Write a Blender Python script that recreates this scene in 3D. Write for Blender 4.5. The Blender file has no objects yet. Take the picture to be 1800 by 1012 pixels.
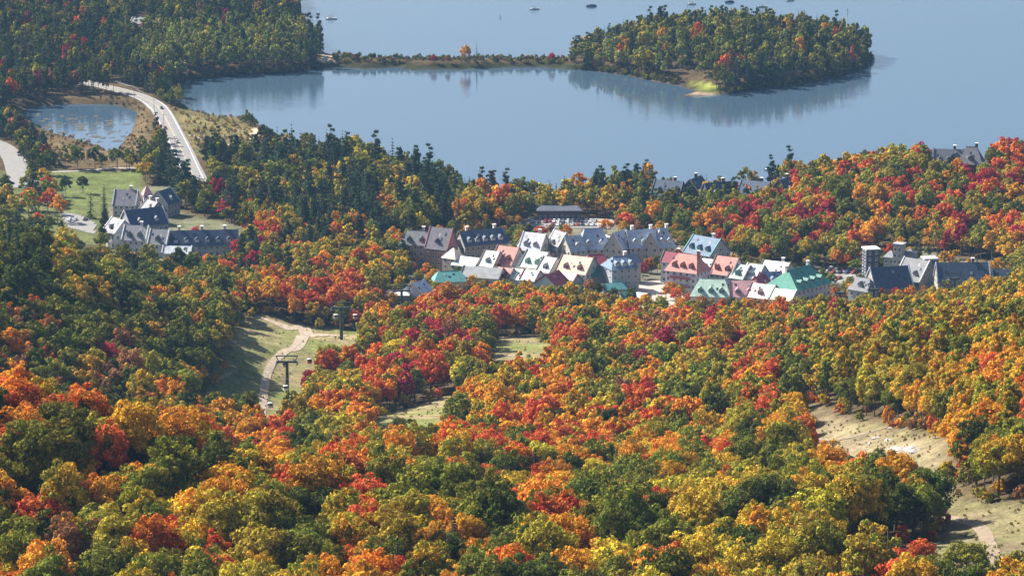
import bpy, math, random
import numpy as np
from mathutils import Vector, Matrix

# ------------------------------------------------------------------ camera, sky, sun, exposure
S = bpy.context.scene
CAM_Z, PITCH, FPX = 433.0, math.radians(12.2), 6836.0       # eye height over the lake, tilt, focal length in 1800-px units
cam = bpy.data.cameras.new('camera'); cam_o = bpy.data.objects.new('camera', cam)
S.collection.objects.link(cam_o); S.camera = cam_o
cam_o.location = (0, 0, CAM_Z); cam_o.rotation_euler = (math.pi/2 - PITCH, 0, 0)
cam.sensor_width = 36.0; cam.lens = 36.0*FPX/1800.0
cam.clip_start = 1.0; cam.clip_end = 60000.0

SUN_DIR = Vector((-0.84, 0.54, 0.0)).normalized()            # horizontally towards the sun
SUN_EL = math.radians(40)
W = bpy.data.worlds.new('World'); S.world = W; W.use_nodes = True
nt = W.node_tree; nt.nodes.clear()
out = nt.nodes.new('ShaderNodeOutputWorld'); bg = nt.nodes.new('ShaderNodeBackground'); sky = nt.nodes.new('ShaderNodeTexSky')
sky.sky_type = 'NISHITA'; sky.sun_disc = False; sky.sun_elevation = SUN_EL
sky.sun_rotation = math.atan2(SUN_DIR.x, SUN_DIR.y)
sky.altitude = 300; sky.air_density = 1.0; sky.dust_density = 4.0; sky.ozone_density = 3.0
bg.inputs['Strength'].default_value = 0.062
nt.links.new(sky.outputs[0], bg.inputs[0]); nt.links.new(bg.outputs[0], out.inputs[0])
sun = bpy.data.lights.new('sun', 'SUN'); sun.energy = 5.0; sun.angle = math.radians(0.55); sun.color = (1.0, 0.93, 0.82)
sun_o = bpy.data.objects.new('sun', sun); S.collection.objects.link(sun_o)
sd = Vector((SUN_DIR.x*math.cos(SUN_EL), SUN_DIR.y*math.cos(SUN_EL), math.sin(SUN_EL)))
sun_o.rotation_euler = sd.to_track_quat('Z', 'Y').to_euler()
S.view_settings.view_transform = 'Standard'; S.view_settings.look = 'None'
S.view_settings.exposure = 1.38; S.view_settings.gamma = 1.0; S.view_settings.use_curve_mapping = False
cy = S.cycles
cy.max_bounces = 6; cy.diffuse_bounces = 1; cy.glossy_bounces = 3; cy.transmission_bounces = 4; cy.volume_bounces = 1
cy.transparent_max_bounces = 6; cy.caustics_reflective = False; cy.caustics_refractive = False
cy.use_denoising = True; cy.denoiser = 'OPENIMAGEDENOISE'; cy.use_adaptive_sampling = True; cy.adaptive_threshold = 0.015
cy.sample_clamp_indirect = 6.0

rng = np.random.default_rng(7); random.seed(7)
COL = S.collection
CP, SP = math.cos(PITCH), math.sin(PITCH)

# ------------------------------------------------------------------ pixel <-> world
def ray(px, py):
    u = (px-900.0)/FPX; v = (506.0-py)/FPX
    return u, CP+v*SP, v*CP-SP                               # direction, |y| not normalised
def at_y(px, py, Y):
    dx, dy, dz = ray(px, py); t = Y/dy
    return (dx*t, Y, CAM_Z+dz*t)
def at_z(px, py, z=0.0):
    dx, dy, dz = ray(px, py); t = (z-CAM_Z)/dz
    return (dx*t, dy*t, z)
def project(x, y, z):
    zc = z-CAM_Z; f = y*CP-zc*SP; u = x/f; v = (y*SP+zc*CP)/f
    return 900+u*FPX, 506-v*FPX, f

# ------------------------------------------------------------------ terrain
ctl = []
def P(px, py, Y, dz=0): x, y, z = at_y(px, py, Y); ctl.append((x, y, z+dz))
def C(px, py, Y, h=12): P(px, py, Y, -h)
def Q(px, Y, z): x, y, _ = at_y(px, 506, Y); ctl.append((x, Y, z))
for x in (-300, 0, 300): ctl.append((x, 0, 424)); ctl.append((x, 400, 284))
for p in (-300, 0, 300, 600, 900, 1300): C(p, 1015, 800)
P(1560, 980, 840); P(1760, 1000, 830); P(1850, 985, 840); P(1350, 1050, 800, -9)
C(900, 885, 1000); C(1250, 885, 1000); C(610, 800, 1010, 16); C(750, 780, 1120); C(900, 759, 1240); C(1200, 759, 1240)
C(900, 647, 1500); C(1200, 647, 1500); C(900, 560, 1740); C(1200, 555, 1760); C(700, 640, 1560)
C(60, 655, 900, 16); C(-50, 645, 900, 16); C(200, 770, 940, 16); C(300, 735, 950, 18); C(450, 770, 965, 18); C(100, 850, 850)
Q(450, 1200, 106); Q(200, 1150, 120); Q(0, 1150, 128); Q(620, 1250, 96)
C(200, 690, 1350, 16); C(50, 600, 1370, 16); C(0, 390, 1560, 15); C(-150, 368, 1580, 15); C(100, 415, 1600, 16); C(200, 455, 1650, 19); C(310, 478, 1700, 19); C(430, 555, 1790, 17)
C(50, 490, 1470); C(350, 650, 1500, 18); Q(0, 1900, 30); Q(200, 1900, 20); Q(-300, 1900, 34)
P(505, 695, 1590); P(450, 740, 1480); P(600, 595, 1750); P(450, 555, 1830); P(710, 745, 1400); P(910, 605, 1670)
P(1600, 760, 1150); P(1430, 720, 1250); P(1650, 860, 980); P(1720, 930, 900)
C(1800, 560, 1250); Q(1800, 1100, 164); Q(1800, 960, 180); Q(2000, 1100, 180); C(1650, 530, 1600); C(1450, 552, 1700); Q(1350, 1500, 68)
Q(1900, 1500, 100); Q(1900, 1750, 52)
Q(700, 1880, 14); Q(1000, 1880, 14); Q(1300, 1880, 15); Q(1600, 1880, 19); Q(700, 1993, 9); Q(1000, 1993, 9); Q(1300, 1993, 10); Q(1600, 1990, 15); Q(1150, 2100, 7)
C(1800, 268, 2150, 14); P(1690, 292, 2150); C(1600, 270, 2150, 14); C(1450, 302, 2200); C(1500, 435, 2000, 11); C(1750, 400, 2000); Q(1850, 1850, 36); C(1350, 380, 2080, 10)
for p in (0, 300, 600, 900): Q(p, 2120, 6)
for p in (-200, 0, 300, 600): Q(p, 2300, 3.5)
for p in (-200, 0, 300, 600, 1200): Q(p, 2550, 3)
for p in (-200, 0, 300, 500): Q(p, 2750, 5); Q(p, 3000, 12)
for p in (-200, 100, 400): Q(p, 3300, 26)
for p in (1000, 1400, 1800): Q(p, 2400, 3); Q(p, 2800, 3); Q(p, 3300, 3)
ctl = np.array(ctl)
def _phi(r2): return np.where(r2 > 0, 0.5*r2*np.log(np.maximum(r2, 1e-12)), 0)
SC = 500.0
cx = ctl[:, 0]/SC; cyy = ctl[:, 1]/SC; n = len(ctl)
K = _phi((cx[:, None]-cx[None])**2+(cyy[:, None]-cyy[None])**2)+np.eye(n)*2e-4
Pm = np.c_[np.ones(n), cx, cyy]
A = np.block([[K, Pm], [Pm.T, np.zeros((3, 3))]])
wts = np.linalg.solve(A, np.r_[ctl[:, 2], 0, 0, 0])
def tps(x, y):
    y = np.clip(y, 0, 3350); lim = 0.155*np.maximum(y, 300)+40
    x = np.clip(x, -lim, lim)
    X = (x/SC).ravel(); Y = (y/SC).ravel(); o = np.empty_like(X)
    for i in range(0, len(X), 20000):
        a, b = X[i:i+20000], Y[i:i+20000]
        o[i:i+20000] = _phi((a[:, None]-cx[None])**2+(b[:, None]-cyy[None])**2)@wts[:n]+wts[n]+wts[n+1]*a+wts[n+2]*b
    return o.reshape(x.shape)

shore_px = [(522,-60),(526,0),(530,25),(524,48),(535,66),(556,88),(578,96),(606,104),(700,107),(760,108),(850,107),(950,105),(1000,102),
 (1012,92),(1050,82),(1150,72),(1300,68),(1450,76),(1515,90),(1536,105),(1522,120),(1470,137),(1400,150),(1330,160),(1285,165),(1245,168),(1200,171),
 (1222,160),(1195,151),(1150,143),(1100,133),(1050,126),(960,119),(900,119),(800,122),(720,124),(700,118),(640,122),(600,119),(560,121),(520,128),
 (430,133),(330,141),(302,156),(300,180),(330,195),(385,206),(440,212),(458,221),(470,234),(466,262),(500,275),(560,287),(600,284),(640,292),(690,306),
 (740,318),(800,337),(850,354),(900,364),(960,364),(1010,356),(1060,349),(1140,340),(1250,336),(1400,331),(1500,326),(1800,322),(2600,318)]
land_poly = [at_z(a, b)[:2] for a, b in shore_px]
land_poly = np.array(land_poly+[(9000, 2350), (9000, -9000), (-9000, -9000), (-9000, 9000), (land_poly[0][0]-60, 9000)])
pond_px = [(30,196),(62,187),(120,183),(205,184),(242,196),(238,224),(206,266),(190,268),(176,258),(150,250),(100,236),(45,216)]
pond_poly = np.array([at_z(a, b)[:2] for a, b in pond_px])
def inside(poly, x, y):
    c = np.zeros(x.shape, bool); j = len(poly)-1
    for i in range(len(poly)):
        xi, yi = poly[i]; xj, yj = poly[j]
        if yi != yj:
            c ^= ((yi > y) != (yj > y)) & (x < (xj-xi)*(y-yi)/(yj-yi)+xi)
        j = i
    return c
def sdist(poly, x, y):
    d = np.full(x.shape, 1e12); j = len(poly)-1
    for i in range(len(poly)):
        ax, ay = poly[j]; bx, by = poly[i]; ex, ey = bx-ax, by-ay
        t = np.clip(((x-ax)*ex+(y-ay)*ey)/(ex*ex+ey*ey+1e-9), 0, 1)
        d = np.minimum(d, (x-ax-t*ex)**2+(y-ay-t*ey)**2); j = i
    return np.where(inside(poly, x, y), np.sqrt(d), -np.sqrt(d))
def wob(x, y, s, k=0):
    return (np.sin(x/s+1.3*k)*np.cos(y/s*1.1+k)+0.5*np.sin(x/s*2.3+y/s*1.7+k))/1.5
isl = np.array(at_z(1290, 118)[:2])
def terrain_z(x, y):
    z = tps(x, y)+1.2*wob(x, y, 45.0)*np.clip((2000-y)/400, 0, 1)
    e = ((x-isl[0])/85)**2+((y-isl[1]-10)/95)**2
    z = np.maximum(z, 1.2)
    z = np.where((y > 2590) & (x > 20), 1.0+15*np.exp(-e*1.1), z)
    s = np.minimum(sdist(land_poly, x, y), -sdist(pond_poly, x, y))
    s = s+1.2*wob(x, y, 9.0, 2)
    slope = np.where((y > 2590), 0.30, 0.33)
    return np.where(s > 0, np.minimum(z, 0.12+slope*s), np.maximum(-5, s*0.2)), s
def axis(lo, hi, step, far_lo, far_hi):
    a = list(np.arange(lo, hi+0.1, step)); v, d = hi, step
    while v < far_hi: d *= 1.5; v += d; a.append(v)
    v, d = lo, step
    while v > far_lo: d *= 1.5; v -= d; a.insert(0, v)
    return np.array(a)
GX = axis(-470, 430, 5.0, -3000, 3000); GY = axis(720, 3300, 5.0, -1000, 5500)
gx, gy = np.meshgrid(GX, GY)
gz, gs = terrain_z(gx, gy)
def H(x, y):
    x = np.asarray(x, float); y = np.asarray(y, float)
    i = np.clip(np.searchsorted(GX, x)-1, 0, len(GX)-2); j = np.clip(np.searchsorted(GY, y)-1, 0, len(GY)-2)
    u = (x-GX[i])/(GX[i+1]-GX[i]); v = (y-GY[j])/(GY[j+1]-GY[j])
    return (gz[j, i]*(1-u)+gz[j, i+1]*u)*(1-v)+(gz[j+1, i]*(1-u)+gz[j+1, i+1]*u)*v
_ys = np.arange(740, 3400, 2.0)
def ground(px, py, lift=0.0):
    dx, dy, dz = ray(px, py); t = _ys/dy
    zz = CAM_Z+dz*t; h = H(dx*t, _ys)+lift
    k = np.argmax(zz < h) if (zz < h).any() else len(_ys)-1
    if k > 0:
        a = zz[k-1]-h[k-1]; b = h[k]-zz[k]; f = a/(a+b+1e-9); Y = _ys[k-1]+2*f
    else: Y = _ys[0]
    x = dx*Y/dy
    return (float(x), float(Y), float(H(x, Y)))
def wpoly(pp): return np.array([ground(a, b)[:2] for a, b in pp])

# ------------------------------------------------------------------ materials
def new_mat(name):
    m = bpy.data.materials.new(name); m.use_nodes = True; m.node_tree.nodes.clear()
    o = m.node_tree.nodes.new('ShaderNodeOutputMaterial'); return m, m.node_tree, o
def N(t, kind, **kw):
    nd = t.nodes.new(kind)
    for k, v in kw.items():
        if k in nd.inputs.keys(): nd.inputs[k].default_value = v
        else: setattr(nd, k, v)
    return nd
def surf(name, col, rough=0.7, noise=0.25, scale=1.0, metal=0.0, bump=0.0, spec=0.3, stripes=None):
    """plain painted / stone / roofing material with noise wear; stripes=(axis scale) adds standing seams"""
    m, t, o = new_mat(name)
    b = N(t, 'ShaderNodeBsdfPrincipled', Roughness=rough, Metallic=metal)
    b.inputs['Specular IOR Level'].default_value = spec
    tc = N(t, 'ShaderNodeTexCoord'); nz = N(t, 'ShaderNodeTexNoise', Scale=scale, Detail=5.0, Roughness=0.65)
    t.links.new(tc.outputs['Object'], nz.inputs['Vector'])
    oi = N(t, 'ShaderNodeObjectInfo')
    mr = N(t, 'ShaderNodeMapRange'); mr.inputs[1].default_value = 0.3; mr.inputs[2].default_value = 0.7
    mr.inputs[3].default_value = 1-noise; mr.inputs[4].default_value = 1+noise
    t.links.new(nz.outputs[0], mr.inputs[0])
    mx = N(t, 'ShaderNodeMix', data_type='RGBA', blend_type='MULTIPLY'); mx.inputs[0].default_value = 1.0
    mx.inputs[6].default_value = (*col, 1); t.links.new(mr.outputs[0], mx.inputs[7])
    last = mx.outputs[2]
    if stripes:
        wv = N(t, 'ShaderNodeTexWave', wave_type='BANDS', bands_direction='X', Scale=stripes, Distortion=0.0)
        t.links.new(tc.outputs['Object'], wv.inputs['Vector'])
        bp = N(t, 'ShaderNodeBump', Strength=0.35, Distance=0.05); t.links.new(wv.outputs[1], bp.inputs['Height'])
        t.links.new(bp.outputs[0], b.inputs['Normal'])
    elif bump:
        bp = N(t, 'ShaderNodeBump', Strength=bump, Distance=0.2); t.links.new(nz.outputs[0], bp.inputs['Height'])
        t.links.new(bp.outputs[0], b.inputs['Normal'])
    t.links.new(last, b.inputs['Base Color']); t.links.new(b.outputs[0], o.inputs[0])
    return m
_cache = {}
def M(col, rough=0.7, **kw):
    k = (tuple(round(c, 3) for c in col), rough, tuple(sorted(kw.items())))
    if k not in _cache: _cache[k] = surf('paint_%d' % len(_cache), col, rough, **kw)
    return _cache[k]
GLASS = surf('window_glass', (0.03, 0.045, 0.06), 0.12, 0.2, 2.0, spec=0.6)

def leaf_material():
    m, t, o = new_mat('autumn_leaves')
    a1 = N(t, 'ShaderNodeAttribute', attribute_type='INSTANCER', attribute_name='tint')
    a2 = N(t, 'ShaderNodeAttribute', attribute_type='INSTANCER', attribute_name='tint2')
    av = N(t, 'ShaderNodeAttribute', attribute_type='GEOMETRY', attribute_name='leafvar')
    sp = N(t, 'ShaderNodeSeparateColor'); t.links.new(av.outputs['Color'], sp.inputs[0])
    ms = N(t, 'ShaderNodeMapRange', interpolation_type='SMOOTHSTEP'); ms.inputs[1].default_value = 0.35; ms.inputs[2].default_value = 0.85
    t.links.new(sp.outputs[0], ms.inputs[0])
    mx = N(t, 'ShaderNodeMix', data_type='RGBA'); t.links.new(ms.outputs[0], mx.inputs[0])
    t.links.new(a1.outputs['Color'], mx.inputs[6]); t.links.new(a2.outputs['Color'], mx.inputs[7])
    hs = N(t, 'ShaderNodeHueSaturation'); t.links.new(mx.outputs[2], hs.inputs['Color'])
    h = N(t, 'ShaderNodeMapRange'); h.inputs[3].default_value = 0.488; h.inputs[4].default_value = 0.512
    t.links.new(sp.outputs[2], h.inputs[0]); t.links.new(h.outputs[0], hs.inputs['Hue'])
    v = N(t, 'ShaderNodeMapRange'); v.inputs[3].default_value = 0.5; v.inputs[4].default_value = 1.5
    t.links.new(sp.outputs[1], v.inputs[0]); t.links.new(v.outputs[0], hs.inputs['Value'])
    d = N(t, 'ShaderNodeBsdfDiffuse'); tr = N(t, 'ShaderNodeBsdfTranslucent'); mix = N(t, 'ShaderNodeMixShader'); mix.inputs[0].default_value = 0.2
    t.links.new(hs.outputs[0], d.inputs[0]); t.links.new(hs.outputs[0], tr.inputs[0])
    t.links.new(d.outputs[0], mix.inputs[1]); t.links.new(tr.outputs[0], mix.inputs[2]); t.links.new(mix.outputs[0], o.inputs[0])
    return m
LEAF = leaf_material()
BARK = surf('bark', (0.13, 0.10, 0.085), 0.9, 0.35, 3.0)

def link(o, parent=None):
    COL.objects.link(o)
    if parent is not None: o.parent = parent
    return o
def tag(o, label=None, cat=None, group=None, kind=None):
    if label: o['label'] = label
    if cat: o['category'] = cat
    if group: o['group'] = group
    if kind: o['kind'] = kind
    return o
def mesh_obj(name, me, mat=None, parent=None):
    o = bpy.data.objects.new(name, me)
    if mat is not None and not me.materials: me.materials.append(mat)
    return link(o, parent)
def empty(name, loc, rz=0.0):
    o = bpy.data.objects.new(name, None); o.location = loc; o.rotation_euler = (0, 0, rz); o.empty_display_size = 0.5
    return link(o)
def np_mesh(name, verts, faces):
    me = bpy.data.meshes.new(name); k = faces.shape[1]
    me.vertices.add(len(verts)); me.vertices.foreach_set('co', np.asarray(verts, np.float32).ravel())
    me.loops.add(faces.size); me.loops.foreach_set('vertex_index', faces.astype(np.int32).ravel())
    me.polygons.add(len(faces)); me.polygons.foreach_set('loop_start', np.arange(0, faces.size, k, dtype=np.int32))
    me.update(calc_edges=True); return me
class MB:
    """collects boxes, prisms, tubes into one mesh"""
    def __init__(s): s.v = []; s.f = []
    def add(s, vs, fs):
        b = len(s.v); s.v += [tuple(p) for p in vs]; s.f += [tuple(i+b for i in f) for f in fs]; return s
    def box(s, x0, x1, y0, y1, z0, z1):
        return s.add([(x0,y0,z0),(x1,y0,z0),(x1,y1,z0),(x0,y1,z0),(x0,y0,z1),(x1,y0,z1),(x1,y1,z1),(x0,y1,z1)],
                     [(0,3,2,1),(4,5,6,7),(0,1,5,4),(1,2,6,5),(2,3,7,6),(3,0,4,7)])
    def tube(s, pts, rad, k=6, cap=True):
        pts = [Vector(p) for p in pts]; rad = rad if isinstance(rad, (list, tuple)) else [rad]*len(pts)
        rings = []
        for i, p in enumerate(pts):
            d = (pts[min(i+1, len(pts)-1)]-pts[max(i-1, 0)]).normalized()
            a = d.cross(Vector((0, 0, 1)) if abs(d.z) < 0.9 else Vector((1, 0, 0))).normalized(); b = d.cross(a)
            rings.append([p+(a*math.cos(2*math.pi*j/k)+b*math.sin(2*math.pi*j/k))*rad[i] for j in range(k)])
        vs = [q for r in rings for q in r]; fs = []
        for i in range(len(pts)-1):
            for j in range(k): fs.append((i*k+j, i*k+(j+1) % k, (i+1)*k+(j+1) % k, (i+1)*k+j))
        if cap: fs += [tuple(range(k-1, -1, -1)), tuple((len(pts)-1)*k+j for j in range(k))]
        return s.add(vs, fs)
    def mesh(s, name):
        me = bpy.data.meshes.new(name); me.from_pydata(s.v, [], s.f); me.update(); return me
    def build(s, name, mat, parent=None): return mesh_obj(name, s.mesh(name), mat, parent)

# ------------------------------------------------------------------ ground zones (turf, bare soil, marsh, sand; tree shade painted in along far banks)
RUN1 = [(447,553),(480,556),(530,572),(590,578),(640,583),(640,622),(606,640),(576,648),(560,662),(548,680),(545,710),(530,745),(480,760),(430,775),(340,740),(345,700),(380,672),(395,640),(405,600),(425,570)]
RUN2 = [(655,735),(690,722),(760,704),(800,690),(800,745),(775,798),(720,822),(662,830)]
RUN2B = [(856,640),(866,612),(872,592),(945,590),(970,606),(966,655),(930,678),(880,692),(850,680)]
RUN3 = [(1412,712),(1440,716),(1480,732),(1530,742),(1600,752),(1650,770),(1672,800),(1662,850),(1692,878),(1760,885),(1830,880),(1850,1100),(1700,1100),(1500,1030),(1460,985),(1530,965),(1640,955),(1655,935),(1648,908),(1605,890),(1480,874),(1425,850)]
VILLAGE = [(672,552),(715,480),(688,430),(760,412),(890,402),(925,380),(1065,384),(1180,412),(1290,440),(1330,468),(1450,466),(1512,488),(1500,446),(1610,432),(1780,470),(1800,535),(1740,550),(1500,574),(1420,582),(1200,586),(1100,580),(1000,545),(900,540),(700,552)]
LEFTHOTEL = [(185,350),(215,330),(300,325),(312,372),(430,398),(436,478),(300,492),(185,482)]
LAWN = [(90,300),(255,300),(250,330),(200,352),(180,372),(150,378),(95,350)]
BIGROAD = [(-40,240),(8,246),(28,262),(40,300),(40,332),(-40,345)]
PARKL = [(105,372),(140,378),(168,392),(166,412),(120,400)]
PARKCLEAR = [(100,372),(140,376),(175,390),(180,470),(150,460),(105,425)]
MARSH = [(8,205),(40,184),(110,166),(240,168),(262,190),(275,235),(270,270),(250,294),(95,296),(70,262),(30,235)]
MARSH2 = [(300,186),(330,194),(440,211),(470,228),(470,262),(440,284),(350,274),(318,240)]
GREENCOVER = [(400,270),(430,268),(440,300),(410,300)]
def zone(pp): return wpoly(pp)
Z = {k: zone(v) for k, v in dict(run1=RUN1, run2=RUN2, run2b=RUN2B, run3=RUN3, village=VILLAGE, hotel=LEFTHOTEL, lawn=LAWN, bigroad=BIGROAD, park=PARKL, marsh=MARSH, marsh2=MARSH2).items()}
Z['roadend'] = wpoly([(300,300),(368,298),(380,352),(310,352)]); Z['shed'] = wpoly([(668,500),(745,490),(745,585),(668,585)]); Z['cott'] = wpoly([(228,32),(264,32),(262,78),(228,78)]); Z['parkclear'] = wpoly(PARKCLEAR); Z['house'] = wpoly([(1632, 272), (1742, 272), (1742, 322), (1630, 322)]); Z['lodge'] = wpoly([(1150, 330), (1395, 326), (1395, 350), (1240, 352), (1225, 372), (1200, 372), (1190, 352), (1150, 352)])
SANDS = [wpoly(p) for p in ([(445,226),(462,224),(468,238),(464,262),(452,262),(442,245)], [(585,283),(645,292),(650,300),(590,296)], [(562,94),(590,100),(592,107),(565,108)], [(1200,168),(1270,164),(1300,160),(1280,167),(1230,171)], [(850,352),(950,366),(940,372),(850,360)])]

LITTER = np.array((0.075, 0.055, 0.03)); TURF = np.array((0.145, 0.16, 0.055)); DRY = np.array((0.22, 0.18, 0.10)); SOIL = np.array((0.30, 0.235, 0.17))
MARSHC = np.array((0.115, 0.085, 0.045)); SANDC = np.array((0.52, 0.41, 0.29)); LAWNC = np.array((0.105, 0.125, 0.045)); PAVE = np.array((0.13, 0.125, 0.09)); MUD = np.array((0.05, 0.05, 0.045))
gcol = np.zeros(gx.shape+(3,)); gcol[:] = LITTER
def paint(poly, col, soft=5.0, w=1.0):
    k = np.clip(sdist(poly, gx, gy)/soft+0.5, 0, 1)[..., None]*w
    global gcol; gcol = gcol*(1-k)+np.asarray(col)*k
g1 = np.clip(0.5+0.8*wob(gx, gy, 14.0, 1)+0.4*wob(gx, gy, 5.0, 3), 0, 1)[..., None]
runcol = TURF*g1+DRY*(1-g1)
for k in ('run1', 'run2', 'run2b', 'run3'): paint(Z[k], runcol if k != 'run3' else (DRY*0.45+SOIL*.2)*(1-g1*.5)+TURF*0.45*g1)
paint(wpoly([(345,690),(400,640),(440,615),(455,640),(440,690),(420,700)]), LAWNC, 6)
paint(wpoly([(1440,740),(1500,745),(1640,775),(1660,815),(1560,800),(1460,790)]), SOIL*0.65+DRY*0.35, 6, 0.55)
paint(Z['village'], PAVE); paint(Z['hotel'], PAVE*0.7+LAWNC*0.3); paint(wpoly([(0,300),(90,300),(95,350),(180,372),(185,430),(0,430)]), LAWNC*.8+DRY*.1, 8); paint(Z['lawn'], LAWNC)
paint(Z['marsh'], MARSHC*(0.75+0.5*g1), 8); paint(Z['marsh2'], (MARSHC*0.8+TURF*0.3)*(0.8+0.4*g1), 8)
isth = np.clip((gy-2590)/10, 0, 1)*((gx > -140) & (gx < 60))
gcol = np.where((isth > 0)[..., None] & (gz < 2.5)[..., None], np.array((0.05, 0.055, 0.022)), gcol)
for s_ in SANDS: paint(s_, SANDC, 3)
paint(wpoly([(1140,132),(1185,142),(1200,150),(1150,146)]), (0.26, 0.15, 0.07), 2, .8); paint(wpoly([(1210,143),(1240,145),(1265,156),(1262,166),(1235,162)]), (0.20, 0.22, 0.05), 3)
gcol = np.where(((gs > 0) & (gs < 9) & (gy > 2560))[..., None], gcol*.6, gcol)  # shade of the waterside trees painted into the island and far-shore banks
gcol = np.where((gz < -0.05)[..., None], MUD, gcol)

m, t, o = new_mat('ground_cover')
at = N(t, 'ShaderNodeAttribute', attribute_name='cover'); tc = N(t, 'ShaderNodeTexCoord')
n1 = N(t, 'ShaderNodeTexNoise', Scale=0.12, Detail=8.0, Roughness=0.75); n2 = N(t, 'ShaderNodeTexNoise', Scale=0.9, Detail=6.0, Roughness=0.7)
t.links.new(tc.outputs['Object'], n1.inputs['Vector']); t.links.new(tc.outputs['Object'], n2.inputs['Vector'])
r1 = N(t, 'ShaderNodeMapRange'); r1.inputs[1].default_value = .3; r1.inputs[2].default_value = .7; r1.inputs[3].default_value = .5; r1.inputs[4].default_value = 1.5
t.links.new(n1.outputs[0], r1.inputs[0])
r2 = N(t, 'ShaderNodeMapRange'); r2.inputs[1].default_value = .3; r2.inputs[2].default_value = .7; r2.inputs[3].default_value = .55; r2.inputs[4].default_value = 1.5
t.links.new(n2.outputs[0], r2.inputs[0])
mu = N(t, 'ShaderNodeMath', operation='MULTIPLY'); t.links.new(r1.outputs[0], mu.inputs[0]); t.links.new(r2.outputs[0], mu.inputs[1])
mx = N(t, 'ShaderNodeMix', data_type='RGBA', blend_type='MULTIPLY'); mx.inputs[0].default_value = 1
t.links.new(at.outputs['Color'], mx.inputs[6]); t.links.new(mu.outputs[0], mx.inputs[7])
b = N(t, 'ShaderNodeBsdfDiffuse'); t.links.new(mx.outputs[2], b.inputs[0])
bp = N(t, 'ShaderNodeBump', Strength=0.6, Distance=0.5); t.links.new(n2.outputs[0], bp.inputs['Height']); t.links.new(bp.outputs[0], b.inputs['Normal'])
t.links.new(b.outputs[0], o.inputs[0]); GROUND = m
ny, nx = gx.shape
idx = np.arange(ny*nx).reshape(ny, nx)
faces = np.stack([idx[:-1, :-1], idx[:-1, 1:], idx[1:, 1:], idx[1:, :-1]], -1).reshape(-1, 4)
me = np_mesh('terrain', np.stack([gx, gy, gz], -1).reshape(-1, 3), faces)
ca = me.attributes.new('cover', 'FLOAT_COLOR', 'POINT')
ca.data.foreach_set('color', np.concatenate([gcol, np.ones(gcol.shape[:2]+(1,))], -1).astype(np.float32).ravel())
me.polygons.foreach_set('use_smooth', np.ones(len(faces), bool))
tag(mesh_obj('terrain', me, GROUND), 'forested mountain slope, valley floor, island and spit', kind='structure')

# ------------------------------------------------------------------ lake
m, t, o = new_mat('lake_water')
b = N(t, 'ShaderNodeBsdfPrincipled', Roughness=0.06, IOR=1.6); b.inputs['Base Color'].default_value = (0.045, 0.08, 0.12, 1)
geo = N(t, 'ShaderNodeNewGeometry'); mp = N(t, 'ShaderNodeMapping'); mp.inputs['Scale'].default_value = (0.16, 0.42, 1); mp.inputs['Rotation'].default_value = (0, 0, 0.35)
t.links.new(geo.outputs['Position'], mp.inputs['Vector'])
n1 = N(t, 'ShaderNodeTexNoise', Scale=1.0, Detail=3.0); t.links.new(mp.outputs[0], n1.inputs['Vector'])
mp2 = N(t, 'ShaderNodeMapping'); mp2.inputs['Scale'].default_value = (0.003, 0.011, 1); t.links.new(geo.outputs['Position'], mp2.inputs['Vector'])
n2 = N(t, 'ShaderNodeTexNoise', Scale=1.0, Detail=3.0); t.links.new(mp2.outputs[0], n2.inputs['Vector'])
wr = N(t, 'ShaderNodeMapRange'); wr.inputs[1].default_value = .4; wr.inputs[2].default_value = .62; wr.inputs[3].default_value = 0.02; wr.inputs[4].default_value = 0.5   # wind lanes
t.links.new(n2.outputs[0], wr.inputs[0])
bp = N(t, 'ShaderNodeBump', Distance=0.25); t.links.new(wr.outputs[0], bp.inputs['Strength']); t.links.new(n1.outputs[0], bp.inputs['Height'])
t.links.new(bp.outputs[0], b.inputs['Normal']); t.links.new(b.outputs[0], o.inputs[0])
me = np_mesh('lake', np.array([(-3300, 1500, 0), (3300, 1500, 0), (3300, 6300, 0), (-3300, 6300, 0)]), np.array([[0, 1, 2, 3]]))
tag(mesh_obj('lake', me, m), 'calm blue lake reflecting the sky', kind='structure')

# ------------------------------------------------------------------ draped sheets: roads, tracks, car parks
def drape_strip(name, pts_px, width, mat, lift=0.25, label=None, world=None):
    pts = [np.array(ground(a, b)[:2]) for a, b in pts_px] if world is None else [np.array(p) for p in world]
    ws = width if isinstance(width, (list, tuple)) else [width]*len(pts)
    P_, W_ = [], []
    for i in range(len(pts)-1):                              # Catmull-Rom, 3 m steps
        p0, p1, p2, p3 = pts[max(i-1, 0)], pts[i], pts[i+1], pts[min(i+2, len(pts)-1)]
        k = max(2, int(np.linalg.norm(p2-p1)/3))
        for j in range(k):
            q = j/k
            P_.append(0.5*((2*p1)+(-p0+p2)*q+(2*p0-5*p1+4*p2-p3)*q*q+(-p0+3*p1-3*p2+p3)*q**3)); W_.append(ws[i]*(1-q)+ws[i+1]*q)
    P_.append(pts[-1]); W_.append(ws[-1]); P_ = np.array(P_)
    tn = np.gradient(P_, axis=0); tn /= np.linalg.norm(tn, axis=1)[:, None]+1e-9
    nr = np.c_[-tn[:, 1], tn[:, 0]]; cr = np.linspace(-.5, .5, 5); vs = []
    for i in range(len(P_)):
        for c in cr:
            q = P_[i]+nr[i]*W_[i]*c; vs.append((q[0], q[1], max(float(H(q[0], q[1])), 0.1)+lift))
    n = len(P_); id_ = np.arange(n*5).reshape(n, 5)
    fs = np.stack([id_[:-1, :-1], id_[1:, :-1], id_[1:, 1:], id_[:-1, 1:]], -1).reshape(-1, 4)
    me = np_mesh(name, np.array(vs), fs[:, ::-1])
    o = tag(mesh_obj(name, me, mat), label, kind='structure'); return o, P_
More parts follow.
